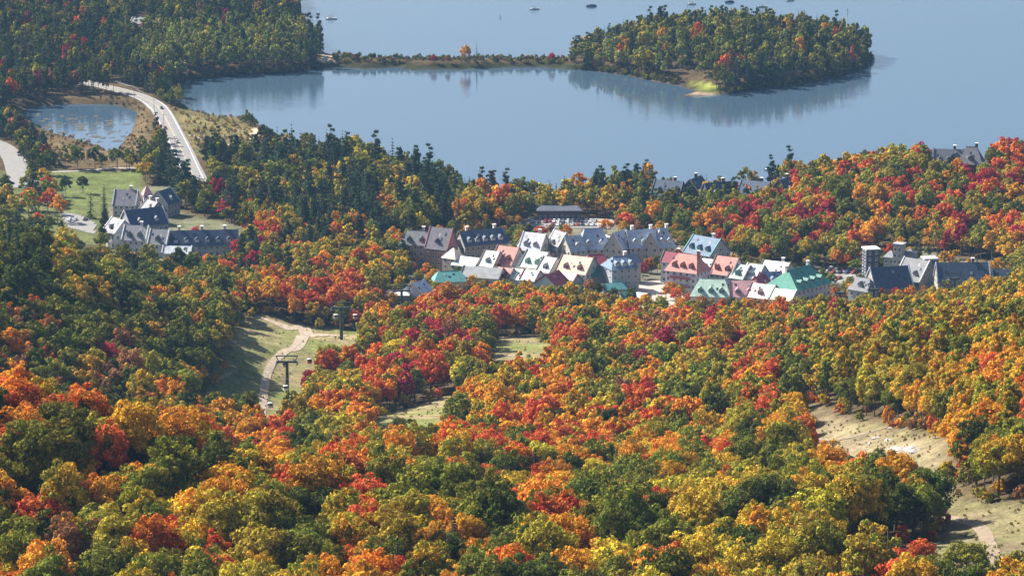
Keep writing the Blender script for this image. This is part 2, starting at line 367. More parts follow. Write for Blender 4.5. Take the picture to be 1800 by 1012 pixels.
def drape_area(name, poly, mat, lift=0.25, res=2.0, label=None):
    lo, hi = poly.min(0), poly.max(0)
    X, Y = np.meshgrid(np.arange(lo[0]-res, hi[0]+res, res), np.arange(lo[1]-res, hi[1]+res, res))
    cxm, cym = X[:-1, :-1]+res/2, Y[:-1, :-1]+res/2; keep = inside(poly, cxm, cym)
    id_ = np.arange(X.size).reshape(X.shape)
    fs = np.stack([id_[:-1, :-1], id_[:-1, 1:], id_[1:, 1:], id_[1:, :-1]], -1)[keep]
    used, inv = np.unique(fs, return_inverse=True)
    v = np.stack([X, Y, np.maximum(H(X, Y), 0.1)+lift], -1).reshape(-1, 3)[used]
    return tag(mesh_obj(name, np_mesh(name, v, inv.reshape(fs.shape)), mat), label, kind='structure')
ASPH = surf('worn_asphalt', (0.19, 0.185, 0.18), 0.9, 0.14, 0.25); DIRT = surf('pale_dirt', (0.31, 0.25, 0.185), 0.95, 0.35, 0.5)
EARTH = surf('trodden_earth', (0.21, 0.165, 0.115), 0.95, 0.35, 0.5); GRAVEL = surf('gravel', (0.25, 0.225, 0.19), 0.95, 0.25, 0.5); PAVER = surf('pavers', (0.34, 0.30, 0.26), 0.9, 0.2, 0.4)
ROAD_PX = [(352,330),(338,306),(318,262),(300,226),(286,200),(272,184),(250,172),(216,161),(170,150),(120,138),(70,118),(20,95)]
_, road_pts = drape_strip('road', ROAD_PX, [15,15,14,13,13,13,11,10,10,9,8,8], ASPH, 0.3, 'grey asphalt road crossing the causeway beside the pond')
WHITE = M((0.78, 0.78, 0.76), 0.7, noise=0.1)
def offset_line(pts, off):
    tn = np.gradient(pts, axis=0); tn /= np.linalg.norm(tn, axis=1)[:, None]+1e-9
    return pts+np.c_[-tn[:, 1], tn[:, 0]]*off
for nm, off in (('edge_line', -5.2), ('edge_line', 5.2)):
    drape_strip(nm, None, 0.3, WHITE, 0.34, 'white painted edge line on the causeway road', world=offset_line(road_pts, off)[4:-30:3])
drape_strip('centre_line', None, 0.25, M((0.6, 0.45, 0.1), 0.7), 0.34, 'yellow painted centre line of the causeway road', world=road_pts[4:-20:3])
drape_strip('path', [(262,298),(215,296),(165,299),(120,302),(92,303)], 5, GRAVEL, 0.25, 'pale gravel path along the top of the lawn')
drape_strip('road', [(48,330),(34,306),(24,280),(4,258),(-30,244)], [16,15,14,13,12], ASPH, 0.3, 'wide pale road curving out of view by the pond')
drape_strip('road', [(545,285),(480,276),(430,262),(370,248),(330,238)], 2.2, GRAVEL, 0.25, 'narrow lakeside track through the marsh')
drape_area('parking_lot', Z['park'], ASPH, 0.25, label='small pale parking area below the lawn')
drape_strip('ski_trail', [(448,556),(478,565),(508,577),(540,590),(528,600),(500,618),(478,640),(468,664),(464,690),(462,715),(452,745),(430,790)], [2,3,5,6.5,5.5,4.5,3.6,3.6,3.6,3,3,2], DIRT, 0.15, 'pale dirt track winding down the ski run')
drape_strip('ski_trail', [(536,590),(570,589),(610,590)], [6,4,2], DIRT, 0.17, 'short dirt spur joining the winding ski track')
drape_strip('ski_trail', [(868,626),(895,625),(930,627)], [3,2.5,2], DIRT, 0.15, 'faint dirt strip on the small green clearing')
drape_strip('ski_trail', [(880,603),(915,602),(950,604)], [2,2,2], DIRT, 0.15, 'thin pale track across the top of the green clearing')
drape_strip('ski_trail', [(1430,772),(1475,772),(1520,762),(1560,750)], [1.5,2.5,2.5,1.5], EARTH, 0.15, 'bare dirt track on the rocky clearing')
drape_strip('ski_trail', [(1642,905),(1690,915),(1725,930),(1740,960),(1760,1010)], [2,3,3.5,3.5,3.5], EARTH, 0.15, 'dirt track across the near green ski slope')

# ------------------------------------------------------------------ tree prototypes
def cloud(rng, cen, rad, per, size, squash=0.8, up=0.25, hb=None, elong=1.0):
    """leaf-spray faces on the shells of many clumps -> verts, var"""
    k = len(cen); N_ = k*per
    ci = np.repeat(np.arange(k), per)
    d = rng.normal(size=(N_, 3)); d[:, 2] = d[:, 2]*squash+up; d /= np.linalg.norm(d, axis=1)[:, None]
    r = rad[ci]*(0.72+0.34*rng.random(N_))
    p = cen[ci]+d*r[:, None]*np.array([1, 1, squash])
    nrm = d+rng.normal(size=(N_, 3))*0.32; nrm /= np.linalg.norm(nrm, axis=1)[:, None]
    a = np.cross(nrm, rng.normal(size=(N_, 3))); a /= np.linalg.norm(a, axis=1)[:, None]; b = np.cross(nrm, a)
    s = size*(0.6+0.8*rng.random(N_)); w = s*(0.55+0.3*rng.random(N_))
    A, B = a*s[:, None]*elong*.5, b*w[:, None]*.5
    v = np.stack([p-A, p+B*1.0-A*.1, p+A, p-B-A*.1], 1)
    cr = rng.random(k)[ci]
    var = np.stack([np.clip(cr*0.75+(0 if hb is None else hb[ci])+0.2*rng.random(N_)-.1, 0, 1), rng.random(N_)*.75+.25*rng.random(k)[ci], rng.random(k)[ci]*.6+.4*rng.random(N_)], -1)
    return v, var
def finish(name, parts):
    V = np.concatenate([p[0] for p in parts]); R = np.concatenate([p[1] for p in parts])
    f = np.arange(len(V)*4).reshape(-1, 4)
    me = np_mesh(name, V.reshape(-1, 3), f)
    c = me.attributes.new('leafvar', 'FLOAT_COLOR', 'POINT')
    c.data.foreach_set('color', np.concatenate([np.repeat(R, 4, 0), np.ones((len(R)*4, 1))], -1).astype(np.float32).ravel())
    me.materials.append(LEAF); return me
def broad_crown(seed, lod, Rr=4.6, hz=4.4, zc=8.6, n=None):
    g = np.random.default_rng(seed)
    n = n or {0: 105, 1: 60, 2: 30}[lod]; per = {0: 72, 1: 44, 2: 24}[lod]; size = {0: 0.46, 1: 0.74, 2: 1.2}[lod]
    d = g.normal(size=(n*2, 3)); d /= np.linalg.norm(d, axis=1)[:, None]; d = d[d[:, 2] > -0.62][:n]
    lob = 1+0.22*np.sin(np.arctan2(d[:, 1], d[:, 0])*3+g.random()*6)+0.12*np.sin(np.arctan2(d[:, 1], d[:, 0])*5+g.random()*6+d[:, 2]*3)
    rr = (0.58+0.42*g.random(len(d))**0.6)*lob
    rad = Rr*(0.12+0.15*g.random(len(d)))+0.15
    cen = d*rr[:, None]*np.array([Rr, Rr, hz])*0.93+np.array([0, 0, zc])
    cen[:, 2] -= 0.7*np.clip((cen[:, :2]**2).sum(1)/Rr**2, 0, 1.4)
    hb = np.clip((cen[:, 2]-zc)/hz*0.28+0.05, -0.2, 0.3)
    return finish('crown', [cloud(g, cen, rad, per, size, 0.8, 0.3, hb)])
def spruce_crown(seed, lod, Ht=17.0, Rr=2.9):
    g = np.random.default_rng(seed); V, R = [], []
    tiers = {0: 26, 1: 18, 2: 12}[lod]
    for k in range(tiers):
        q = k/(tiers-1); z = 1.2+(Ht-1.4)*q; r = Rr*(1-q)**0.85*(0.85+.3*g.random())+0.15
        nb = max(4, int((10 if lod < 2 else 7)*(0.4+0.6*(1-q)))); ph = g.random()*6
        for j in range(nb):
            an = ph+2*math.pi*j/nb+g.normal()*.15; rr = r*(0.75+.45*g.random()); m_ = {0: 6, 1: 4, 2: 2}[lod]
            for i in range(m_):
                for side in ((-1, 1) if lod < 2 else (0,)):
                    f = (i+.6)/m_; c = np.array([math.cos(an)*rr*f, math.sin(an)*rr*f, z-0.32*rr*f*f+g.normal()*.08])
                    out_ = np.array([math.cos(an+side*.5), math.sin(an+side*.5), -0.35+g.normal()*.15]); lat = np.array([-math.sin(an), math.cos(an), g.normal()*.35])
                    L = (rr/m_*1.0+.22); w = (0.26+.16*g.random())*(1 if lod == 0 else 1.4 if lod == 1 else 2.3)
                    V.append([c-out_*L*.5-lat*w*.5, c-out_*L*.5+lat*w*.5, c+out_*L*.6+lat*w*.35, c+out_*L*.6-lat*w*.35])
                    R.append([g.random()*.5, g.random(), g.random()])
    return finish('crown', [(np.array(V), np.array(R))])
def pine_crown(seed, lod, Ht=19.0):
    g = np.random.default_rng(seed); cen, rad = [], []
    for k in range(15 if lod < 2 else 9):
        q = k/14 if lod < 2 else k/8; z = Ht*(0.24+0.74*q); r = (3.9*(1-q)**0.65*(0.55+.6*g.random())+.5)
        for j in range(3 if q < .85 else 1):
            an = g.random()*6.28; rr = r*(.3+.6*g.random())
            cen.append((math.cos(an)*rr, math.sin(an)*rr, z+g.normal()*.35)); rad.append(0.95+.55*(1-q)+.4*g.random())
    cen = np.array(cen); rad = np.array(rad)
    return finish('crown', [cloud(g, cen, rad, {0: 105, 1: 48, 2: 22}[lod], {0: .55, 1: .85, 2: 1.4}[lod], 0.42, 0.3)])
def trunk_mesh(h, r, seed, limbs=5, top=0.75):
    g = random.Random(seed); b = MB(); lean = (g.uniform(-.3, .3), g.uniform(-.3, .3))
    pts = [(lean[0]*q*q*2, lean[1]*q*q*2, -0.8+(h*top+.8)*q) for q in (0, .12, .45, .75, 1)]
    b.tube(pts, [r*1.35, r, r*.8, r*.55, r*.2], 6)
    for k in range(limbs):
        q = g.uniform(.4, .8); a = g.uniform(0, 6.28); z0 = h*top*q; L = h*g.uniform(.2, .32)
        p0 = (lean[0]*q*q*2, lean[1]*q*q*2, z0); p2 = (p0[0]+math.cos(a)*L*.8, p0[1]+math.sin(a)*L*.8, z0+L*.75)
        p1 = tuple((p0[i]*.5+p2[i]*.5)+(0, 0, -.25)[i] for i in range(3)); b.tube([p0, p1, p2], [r*.5, r*.35, r*.1], 5)
    me = b.mesh('trunk'); me.materials.append(BARK); return me
PROTO = []                                                    # (kind, lod, crown mesh, trunk mesh, radius, height)
for lod, cnt in ((0, 7), (1, 5), (2, 4)):
    for k in range(cnt):
        sh = [(4.6, 4.2, 8.4), (4.9, 3.7, 8.2), (4.3, 4.9, 8.8), (4.5, 4.0, 8.0), (5.0, 4.4, 8.9), (4.1, 4.5, 8.3), (4.7, 3.5, 7.7)][k]
        PROTO.append(('broad', lod, broad_crown(100+lod*20+k, lod, *sh), trunk_mesh(11, .26, k), sh[0], sh[2]+sh[1]))
for lod, cnt in ((0, 3), (1, 3), (2, 2)):
    for k in range(cnt):
        sh = [(2.6, 5.8, 8.2), (2.9, 5.2, 7.8), (2.3, 5.6, 8.6)][k]
        PROTO.append(('birch', lod, broad_crown(300+lod*20+k, lod, *sh, n={0: 80, 1: 46, 2: 24}[lod]), trunk_mesh(12, .17, 30+k, 4), sh[0], sh[2]+sh[1]))
for lod, cnt in ((0, 3), (1, 3), (2, 2)):
    for k in range(cnt):
        sh = [(17, 2.9), (15, 3.3), (19, 2.6)][k]
        PROTO.append(('spruce', lod, spruce_crown(500+lod*20+k, lod, *sh), trunk_mesh(sh[0], .24, 60+k, 0, .95), sh[1], sh[0]))
for lod, cnt in ((0, 2), (1, 3), (2, 2)):
    for k in range(cnt):
        PROTO.append(('pine', lod, pine_crown(700+lod*20+k, lod, (19, 17, 21)[k]), trunk_mesh((19, 17, 21)[k], .3, 90+k, 3, .93), 4.0, (19, 17, 21)[k]))
BY = {}
for i, p in enumerate(PROTO): BY.setdefault((p[0], p[1]), []).append(i)

# ------------------------------------------------------------------ colours: (base, second, word)
TINT = {
 'R': ((.52,.085,.035),(.64,.19,.05),'scarlet'), 'C': ((.36,.035,.06),(.48,.06,.07),'crimson'), 'O': ((.68,.24,.03),(.66,.33,.04),'orange'),
 'A': ((.60,.345,.033),(.56,.27,.033),'amber'), 'Y': ((.62,.455,.045),(.48,.37,.042),'yellow'), 'L': ((.27,.255,.035),(.37,.31,.04),'olive'),
 'G': ((.125,.15,.026),(.20,.195,.032),'green'), 'D': ((.065,.085,.02),(.10,.12,.025),'dark green'), 'B': ((.27,.13,.065),(.38,.20,.08),'russet'),
 'T': ((.24,.265,.065),(.31,.32,.075),'light green'),
 'S': ((.048,.07,.036),(.065,.09,.042),'dark green')}
GRID = {
 300: 'DSRL DS DS SSG SGL SGLY SGLY SGLA SGLO LSY OASG OSG SSG SGLA LOGA GLRAS RCOGL ROAL',
 400: 'GDSO DLO DGL GRL GSCRL GSLO SGLO SGYL SGRL LG OLG OGS GSLOR RCGOL CRAOLG LAOG LGOR RCOAG',
 500: 'DGLYG GLDYG LGYGO GLROA RLOG OLRG LYORG OLRA OARLL RLOA OALGS RROL RRCO ROR RCLO LAORG LAOGR LGOA',
 600: 'RGBDGL GDBLG GLDBG GLDAG LGA RROL RRCOL RCOL RBOLG OORG OROL ORLGB LOAGB ORLGA LRAG LGRAY LAGYC AOLG',
 700: 'ROOD RBGLD GDLBA OAO OAGO ORAL ORLA RLGO OOAL RGOLG OARGL GLROC GLAO RGLAR LGARD LYLG AOLG AOORL',
 800: 'RRODG ROLDO OAGL AOLGO OALGO LYGA LGROD YLRGD RROGDA RROSD RRGLD GLAO LAYGO AYLRG RRAOG ORRGB OARLG AOLL',
 900: 'GDLOG DGGLO LGAG YAGG GGLRA GLDAG GALDR AYLGB ALDGA DYGOD GDLBS GLDGA LLYG LYAG YLAY LGADO AGLRD AOLL',
 1000: 'OGABY AORGBG GLRAG AORGY GDLYG YAAGY AAYGA ARLYS AYLGO YLAGY YLGD LYOG OLAY YLYAL GLAO LAOG GRADG AOLL'}
GRID = {k: v.split() for k, v in GRID.items()}
for k, v in GRID.items():
    for c in range(18):
        if k == 500 and 9 < c < 15 or k == 600 and 5 < c < 13: v[c] += 'RLG' if k == 500 else 'LGCYG'
        elif k in (700, 800) and 5 < c < 12: v[c] += 'RGLGY'
        elif k >= 800: v[c] += ('LGDGO' if c % 3 else 'LGDROR') + ('RO' if c < 6 and k < 900 else '')
        elif k >= 600 and (c >= 11 or c < 4): v[c] += 'LG' if c > 3 else 'GDGL'
        elif k >= 500: v[c] += 'L' if c > 3 else 'GDGDL'
        elif c < 9: v[c] += 'SSGL'
        elif c >= 12: v[c] += 'LGLGRC'
def letter(px, py, g):
    if py < 200:
        if px > 960: s = 'GTLLGSSSTDL' + ('RAA' if g.random() < .3 else '')
        else: s = 'SSSSDDGGGL' + ('RCB' if g.random() < .3 else '')
        if 250 < px < 540 and 45 < py < 125: s = 'TTTLTGS'
        return s[g.integers(len(s))]
    if py < 260 and px < 480: s = 'SSGDLB'; return s[g.integers(len(s))]
    jx, jy = px+g.normal()*28, py+g.normal()*28
    row = int(np.clip(round(jy/100), 3, 10)*100); s = GRID[row][int(np.clip(jx//100, 0, 17))]
    if g.random() < .58:                                      # drifts of one species
        hsh = abs(math.sin(int((px+py*.3)/(30+py*.05))*12.9898+int(py/(14+py*.03))*78.233)*43758.5453)%1.0
        return s[int(hsh*len(s))]
    return s[g.integers(len(s))]

# ------------------------------------------------------------------ scatter the forest
def blocked(x, y, pads=0.0):
    b = np.zeros(x.shape, bool)
    for k, pd in (('run1', 2), ('run2', 3), ('run2b', 2), ('parkclear', 0), ('roadend', 0), ('shed', 0), ('cott', 0), ('run3', 2), ('village', 0), ('hotel', 0), ('lawn', 0), ('bigroad', 2), ('park', 1), ('marsh', 0), ('marsh2', 0), ('house', 0), ('lodge', 0)):
        b |= sdist(Z[k], x, y) > -pd
    d = np.full(x.shape, 1e9)
    for q in road_pts[::3]: d = np.minimum(d, (x-q[0])**2+(y-q[1])**2)
    return b | (d < 11**2)
cand = []
for y0, y1, step in ((760, 1000, 7.6), (1000, 1500, 7.2), (1500, 2100, 7.1), (2100, 2650, 6.8), (2650, 3260, 7.2)):
    Y = np.arange(y0, y1, step)
    for j, y in enumerate(Y):
        lim = 0.140*y+25; X = np.arange(-lim, lim, step)+(step/2 if j % 2 else 0)
        cand.append(np.stack([X+rng.normal(size=len(X))*step*.27, np.full(len(X), y)+rng.normal(size=len(X))*step*.27], -1))
cand = np.concatenate(cand)
hz_ = H(cand[:, 0], cand[:, 1]); sh_ = np.minimum(sdist(land_poly, cand[:, 0], cand[:, 1]), -sdist(pond_poly, cand[:, 0], cand[:, 1]))
ok = (sh_ > np.where(cand[:, 1] > 2590, 2.5, 4.5)) & ~blocked(cand[:, 0], cand[:, 1])
# the spit between the island and the far shore carries only scrub
ipx = project(cand[:, 0], cand[:, 1], hz_)[0]
ok &= ~((cand[:, 1] > 2590) & (ipx > 565) & (ipx < 1005)); ok &= ~((cand[:, 1] > 2560) & (cand[:, 1] < 2700) & (ipx > 1180) & (ipx < 1250) & (sh_ < 16))
cand = cand[ok]; hz_ = hz_[ok]; sh_ = sh_[ok]
TREES = []                                                    # dict per tree
def add_tree(x, y, kind, let, sc, szz, lod, g, special=None, z=None):
    pi = BY[(kind, lod)][g.integers(len(BY[(kind, lod)]))]
    t1, t2, w = TINT[let]
    j = 1+g.normal()*0.10; c1 = np.clip(np.array(t1)*j*(1+g.normal(size=3)*.07), .01, .8); c2 = np.clip(np.array(t2)*j*(1+g.normal(size=3)*.08), .01, .8)
    if kind in ('spruce', 'pine'): c2 = c1*1.35
    elif g.random() < (.42 if y < 2300 else 0):                                    # a turning tree: second colour from a neighbour hue
        o_ = {'L': 'A', 'G': 'L', 'D': 'G', 'O': 'A', 'R': 'O', 'A': 'L', 'Y': 'L', 'C': 'R', 'B': 'O', 'S': 'S', 'T': 'L'}[let]; c2 = np.array(TINT[o_][0])*j
    TREES.append(dict(x=float(x), y=float(y), z=float(H(x, y)) if z is None else z, kind=kind, let=let, s=sc, sz=szz, rz=g.random()*6.28, p=pi, c1=c1, c2=c2, lod=lod, word=w, special=special))
g = np.random.default_rng(21)
for (x, y), z, s_ in zip(cand, hz_, sh_):
    px, py, _ = project(x, y, z+9)
    if px < -60 or px > 1860 or py > 1090 or py < -60: continue
    if px < 178 and 1880 < y < 2330:
        if g.random() > .24: continue
    let = letter(px, py, g); lod = 0 if y < 1230 else 1 if y < 2150 else 2
    kind = 'broad'; sc = 0.66+0.56*g.random()**1.2+(0.22 if y < 1000 else 0.12 if y < 1200 else 0); szz = sc**.8*(0.85+.42*g.random())
    if let == 'S':
        kind = 'pine' if g.random() < (.45 if y > 1900 else .15) else 'spruce'; sc = .75+.35*g.random(); szz = sc*(.9+.3*g.random())
        if y < 1500: szz *= .82
    elif y > 2500 and g.random() < .4: kind = 'birch'; sc = .9+.3*g.random(); szz = sc*1.15
    elif let in 'YAL' and (px > 1430 and 560 < py < 800) and g.random() < .6: kind = 'birch'; sc = 1.0+.3*g.random(); szz = sc*1.15
    elif g.random() < .10: kind = 'birch'; sc = .9+.3*g.random(); szz = sc
    if y > 2500: sc *= .95; szz *= 1.2
    if y > 2560 and 990 < px < 1140: szz *= .5+.5*(px-990)/150
    if 290 < px < 760 and 260 < py < 400 and kind in ('pine', 'spruce'): szz *= 1.2; sc *= 1.15
    if 370 < px < 530 and 880 < y < 1200: szz *= .74
    add_tree(x, y, kind, let, sc, szz, lod, g)
# landmark trees seen singly: (px, py of the foot, kind, colour, scale, height scale, words)
LAND = [(818,112,'broad','O',.72,1.0,'orange tree standing alone on the narrow spit'), (838,112,'spruce','S',.42,.80,'thin spire-like spruce beside the orange tree on the spit'),
 (763,112,'broad','C',.5,.5,'low purple-red tree on the spit, farther from the island'), (787,112,'broad','B',.45,.52,'bare brownish low tree on the spit beside a purple one'),
 (970,111,'broad','C',.5,.62,'small crimson tree where the spit meets the island'), (1265,140,'broad','C',.8,1.0,'crimson maple among birches on the island shore'),
 (116,345,'broad','D',.66,.92,'dense dark cedar on the lawn beside the white cottage'), (146,340,'broad','D',.72,.86,'round dark maple standing on the lawn, casting a long shadow'),
 (382,366,'broad','C',1.15,1.35,'crimson maple among pines behind the slate-roofed hotel'), (987,362,'spruce','S',.85,.75,'single spruce at the beach behind the car park'),
 (825,352,'spruce','S',.95,.85,'pointed spruce on the shore beside a yellow maple'), (681,478,'broad','Y',1.35,.95,'glowing yellow maple beside the slate-roofed inn'),
 (1457,402,'broad','C',1.3,1.3,'round wine-red maple on the hillside above the car park'), (1320,400,'broad','C',1.2,1.0,'spreading magenta maple below the lakeside lodge'),
 (1100,405,'broad','R',1.1,.8,'orange-red maple behind the grey chateau roofs'), (1065,412,'broad','O',.9,.7,'small orange maple behind the grey chateau roofs'),
 (183,662,'broad','C',1.2,1.2,'magenta maple alone among green trees on the shaded slope'), (300,852,'broad','O',1.4,1.35,'tall orange maple with bare trunk on the knoll crest'),
 (548,700,'broad','C',1.0,.95,'crimson maple at the edge of the ski run by the lift tower'), (345,430,'broad','C',1.05,.8,'magenta maple in front of the long dark hotel wing'),
 (418,455,'broad','C',.9,.85,'scarlet maple past the end of the dark hotel wing'), (445,490,'broad','C',1.1,1.15,'deep red maple below the end of the hotel wing'),
 (890,785,'spruce','S',1.2,1.2,'dark spruce among red maples above the centre clearing'), (940,880,'spruce','S',1.0,.95,'tall dark spruce rising out of the red maple band'),
 (735,870,'spruce','S',1.0,1.05,'short spruce in the rust-coloured maples'), (700,765,'broad','D',.6,.55,'round green bush on the lower ski clearing'),
 (1700,1030,'broad','G',1.05,.9,'dark green maple at the near ski slope'), (1620,1000,'broad','R',.7,.55,'small scarlet maple by the wooden fence'), (1290,375,'pine','S',1.0,1.0,'broad-limbed pine before the lakeside lodge roofs'),
 (1050,372,'broad','D',.9,1.0,'dark rounded tree at the shore end of the car park'), (282,180,'broad','L',.6,.7,'pale green tree where the road meets the bay')]
for px, py, kd, lt, sc, sz_, lab in LAND:
    x, y, z = ground(px, py)
    TREES = [t_ for t_ in TREES if (t_['x']-x)**2+(t_['y']-y)**2 > (4.2*sc)**2+6]
    add_tree(x, y, kd, lt, sc, sz_, 0 if y < 1600 else 1, g, lab, z)
VTREES = [(650,520,'Y'),(668,505,'L'),(700,500,'G'),(705,478,'G'),(722,488,'B'),(760,492,'D'),(772,498,'D'),(690,440,'G'),(684,420,'S'),(706,420,'S'),(900,425,'G'),(912,430,'L'),(905,418,'S'),(922,420,'G'),(880,425,'G'),(830,445,'L'),
 (930,420,'D'),(1122,478,'B'),(1130,490,'C'),(1145,480,'R'),(1180,524,'O'),(1195,528,'A'),(1188,536,'R'),(1170,528,'O'),(1210,534,'R'),(1110,535,'D'),(1135,545,'O'),(1078,530,'D'),(1185,425,'L'),(1200,432,'L'),(1195,420,'G'),(1290,452,'D'),(1300,456,'D'),(1275,440,'B'),(1320,458,'D'),
 (1345,456,'R'),(1372,456,'D'),(1400,458,'C'),(1420,472,'L'),(1432,474,'G'),(1446,500,'G'),(1460,508,'G'),(1452,520,'L'),(1470,530,'R'),(1485,535,'B'),(1440,540,'L'),(1495,525,'A'),(1505,535,'L'),(1550,535,'R'),(1575,535,'C'),(1600,530,'O'),(1625,525,'B'),(1650,515,'L'),(1665,520,'L'),(1690,515,'G'),(1710,512,'L'),(1735,515,'A'),
 (1640,440,'O'),(1660,446,'A'),(1690,442,'O'),(1720,450,'L'),(1750,455,'A'),(940,525,'L'),(925,518,'G'),(990,530,'L'),(1035,520,'B'),(1050,525,'D'),(880,505,'L'),(850,512,'L'),(830,510,'A'),(1230,545,'R'),(1270,548,'R'),(1310,546,'O'),(1345,548,'R'),(1400,550,'L'),(965,535,'R'),(1010,545,'O')]
for a, b_, lt in VTREES:
    x, y, z = ground(a, b_); kd = 'spruce' if lt == 'S' else 'broad'; s_ = .45+.25*g.random(); add_tree(x, y, kd, lt, s_, s_*1.05, 1, g)
# scrub on the spit, marsh and verges
SHRUB = []
gs_ = np.random.default_rng(5)
for k in range(420):
    px = gs_.uniform(585, 1010); x, y, z = at_z(px, gs_.uniform(108.5, 117.0))
    SHRUB.append((x, y, gs_.uniform(.12, .34), 'LGBDGD'[gs_.integers(6)]))
for zn, cnt, pal in (('marsh', 420, 'BBLGBD'), ('marsh2', 420, 'LGBBLA')):
    q = Z[zn]; lo, hi = q.min(0), q.max(0); c = 0
    while c < cnt:
        x, y = gs_.uniform(lo[0], hi[0]), gs_.uniform(lo[1], hi[1])
        if inside(q, np.array([x]), np.array([y]))[0] and H(x, y) > .25 and min(((x-r[0])**2+(y-r[1])**2) for r in road_pts[::3]) > 90:
            SHRUB.append((x, y, gs_.uniform(.08, .30)*gs_.random()**.3, pal[gs_.integers(len(pal))])); c += 1
X = gs_.uniform(-460, 330, 60000); Y = gs_.uniform(2560, 2960, 60000); sdv = sdist(land_poly, X, Y)
ipx_ = project(X, Y, 1.0)[0]; e = np.where((sdv > .3) & (sdv < 5.5) & ((ipx_ > 1005) & (ipx_ < 1195) | (ipx_ > 1262) | (ipx_ < 565)) & (Y < 2800))[0][:900]
for i in e: SHRUB.append((X[i], Y[i], gs_.uniform(.18, .42), 'GDLGDD'[gs_.integers(6)]))
# brush and saplings at the clearing edges, tufts on the runs
for zn, cnt, tuft in (('run1', 150, 260), ('run2', 80, 120), ('run2b', 50, 60), ('run3', 240, 420)):
    q = Z[zn]; lo, hi = q.min(0)-9, q.max(0)+9
    X = gs_.uniform(lo[0], hi[0], 9000); Y = gs_.uniform(lo[1], hi[1], 9000); sdv = sdist(q, X, Y)
    e = np.where((sdv > -6) & (sdv < 1.2))[0][:cnt]
    for i in e: SHRUB.append((X[i], Y[i], gs_.uniform(.2, .52), 'LGABLOYR'[gs_.integers(8)]))
    e = np.where(sdv > 1.5)[0][:tuft]
    for i in e: SHRUB.append((X[i], Y[i], gs_.uniform(.03, .10), 'LBLBG'[gs_.integers(5)]))
for k, (a, b_) in enumerate([(445,218),(452,214),(436,220),(448,222),(430,214)]): x, y, z = ground(a, b_); SHRUB.append((x, y, .55+.1*(k % 3), 'GL'[k % 2]))
SHRUB = [q for q in SHRUB if H(q[0], q[1]) > .1]

# ------------------------------------------------------------------ which trees show largest: a coarse painter's test
BW, BH = 900, 506
buf = np.full((BH, BW), -1, np.int32)
order = sorted(range(len(TREES)), key=lambda i: TREES[i]['y'])
for i in order:
    t_ = TREES[i]; k_, _, _, _, r_, h_ = PROTO[t_['p']]
    px, py, f = project(t_['x'], t_['y'], t_['z']); s1 = FPX/f
    top = py-h_*t_['sz']*s1; w = r_*t_['s']*s1*.9
    x0, x1, y0, y1 = int((px-w)/2), int((px+w)/2)+1, int(top/2), int(py/2)
    x0, x1, y0, y1 = max(x0, 0), min(x1, BW), max(y0, 0), min(y1, BH)
    t_['vis'] = 0; t_['px'], t_['py'], t_['wpx'] = px, top+.35*(py-top), 2*w
    if x0 >= x1 or y0 >= y1: continue
    yy, xx = np.mgrid[y0:y1, x0:x1]; cyp = (top+(py-top)*.4)/2; hy = (py-top)*.4/2+.5
    m_ = ((xx-px/2)/(w/2+.3))**2+((yy-cyp)/hy)**2 < 1
    if k_ in ('spruce',): m_ = np.abs(xx-px/2) < (w/2)*np.clip((yy-top/2)/((py-top)/2+.1), 0, 1)
    sub = buf[y0:y1, x0:x1]; free = m_ & (sub < 0); t_['vis'] = int(free.sum()); sub[free] = i
    t_['cx'], t_['cy'] = (xx[free].mean()*2, yy[free].mean()*2) if t_['vis'] else (px, top)
KIND_NAME = {'broad': 'maple_tree', 'birch': 'birch_tree', 'spruce': 'spruce_tree', 'pine': 'pine_tree'}
def pick(kinds, n):
    c = [t_ for t_ in TREES if t_['kind'] in kinds and not t_['special'] and t_['vis'] > 25]
    c.sort(key=lambda t_: -t_['vis']); return c[:n]
SEL = [t_ for t_ in TREES if t_['special']]+pick(('broad',), 272)+pick(('birch',), 110)+pick(('spruce',), 120)+pick(('pine',), 60)
for t_ in SEL: t_['sel'] = True
# labels: colour, kind, size, the part of the hillside, and rank among its like there
def place(px, py):
    if py < 210:
        if px > 960: return 'on the wooded island'
        return ['on the far shore beyond the pond', 'on the far shore above the bay'][px > 250]
    col = ['far left', 'left', 'centre left', 'centre right', 'right', 'far right'][int(np.clip(px//300, 0, 5))]
    if py < 460:
        return 'by the lake, '+col if px < 1100 else 'behind the village, '+col
    if py < 560: return 'just below the village, '+col
    if py < 680: return 'on the middle slope, '+col
    if py < 780: return 'on the lower middle slope, '+col
    if py < 860: return 'high in the near forest, '+col
    if py < 940: return 'mid near forest, '+col
    return 'at the bottom edge, '+col
ORD = ['first', 'second', 'third', 'fourth', 'fifth', 'sixth', 'seventh', 'eighth', 'ninth', 'tenth']+['%dth' % k for k in range(11, 60)]
CATW = {'broad': 'maple', 'birch': 'birch', 'spruce': 'spruce', 'pine': 'pine'}
grp = {}
for t_ in SEL:
    if not t_['special']: grp.setdefault((t_['word'], t_['kind'], place(t_['cx'], t_['cy'])), []).append(t_)
for (w, k, pl), ts in grp.items():
    ts.sort(key=lambda q: q['cx']); n_ = len(ts); med = np.median([q['wpx'] for q in ts])
    for i, t_ in enumerate(ts):
        if n_ == 1: t_['label'] = '%s %s standing %s' % (w, CATW[k], pl)
        elif i == 0: t_['label'] = '%s %s, leftmost of its colour %s' % (w, CATW[k], pl)
        elif i == n_-1: t_['label'] = '%s %s, rightmost of its colour %s' % (w, CATW[k], pl)
        else: t_['label'] = '%s %s, %s %s one from left %s' % (w, CATW[k], ORD[i], w, pl)
GROUPS = {'broad': 'maples on the mountain slope', 'birch': 'birches on the slopes and shores', 'spruce': 'spruces among the maples', 'pine': 'pines near the lake'}
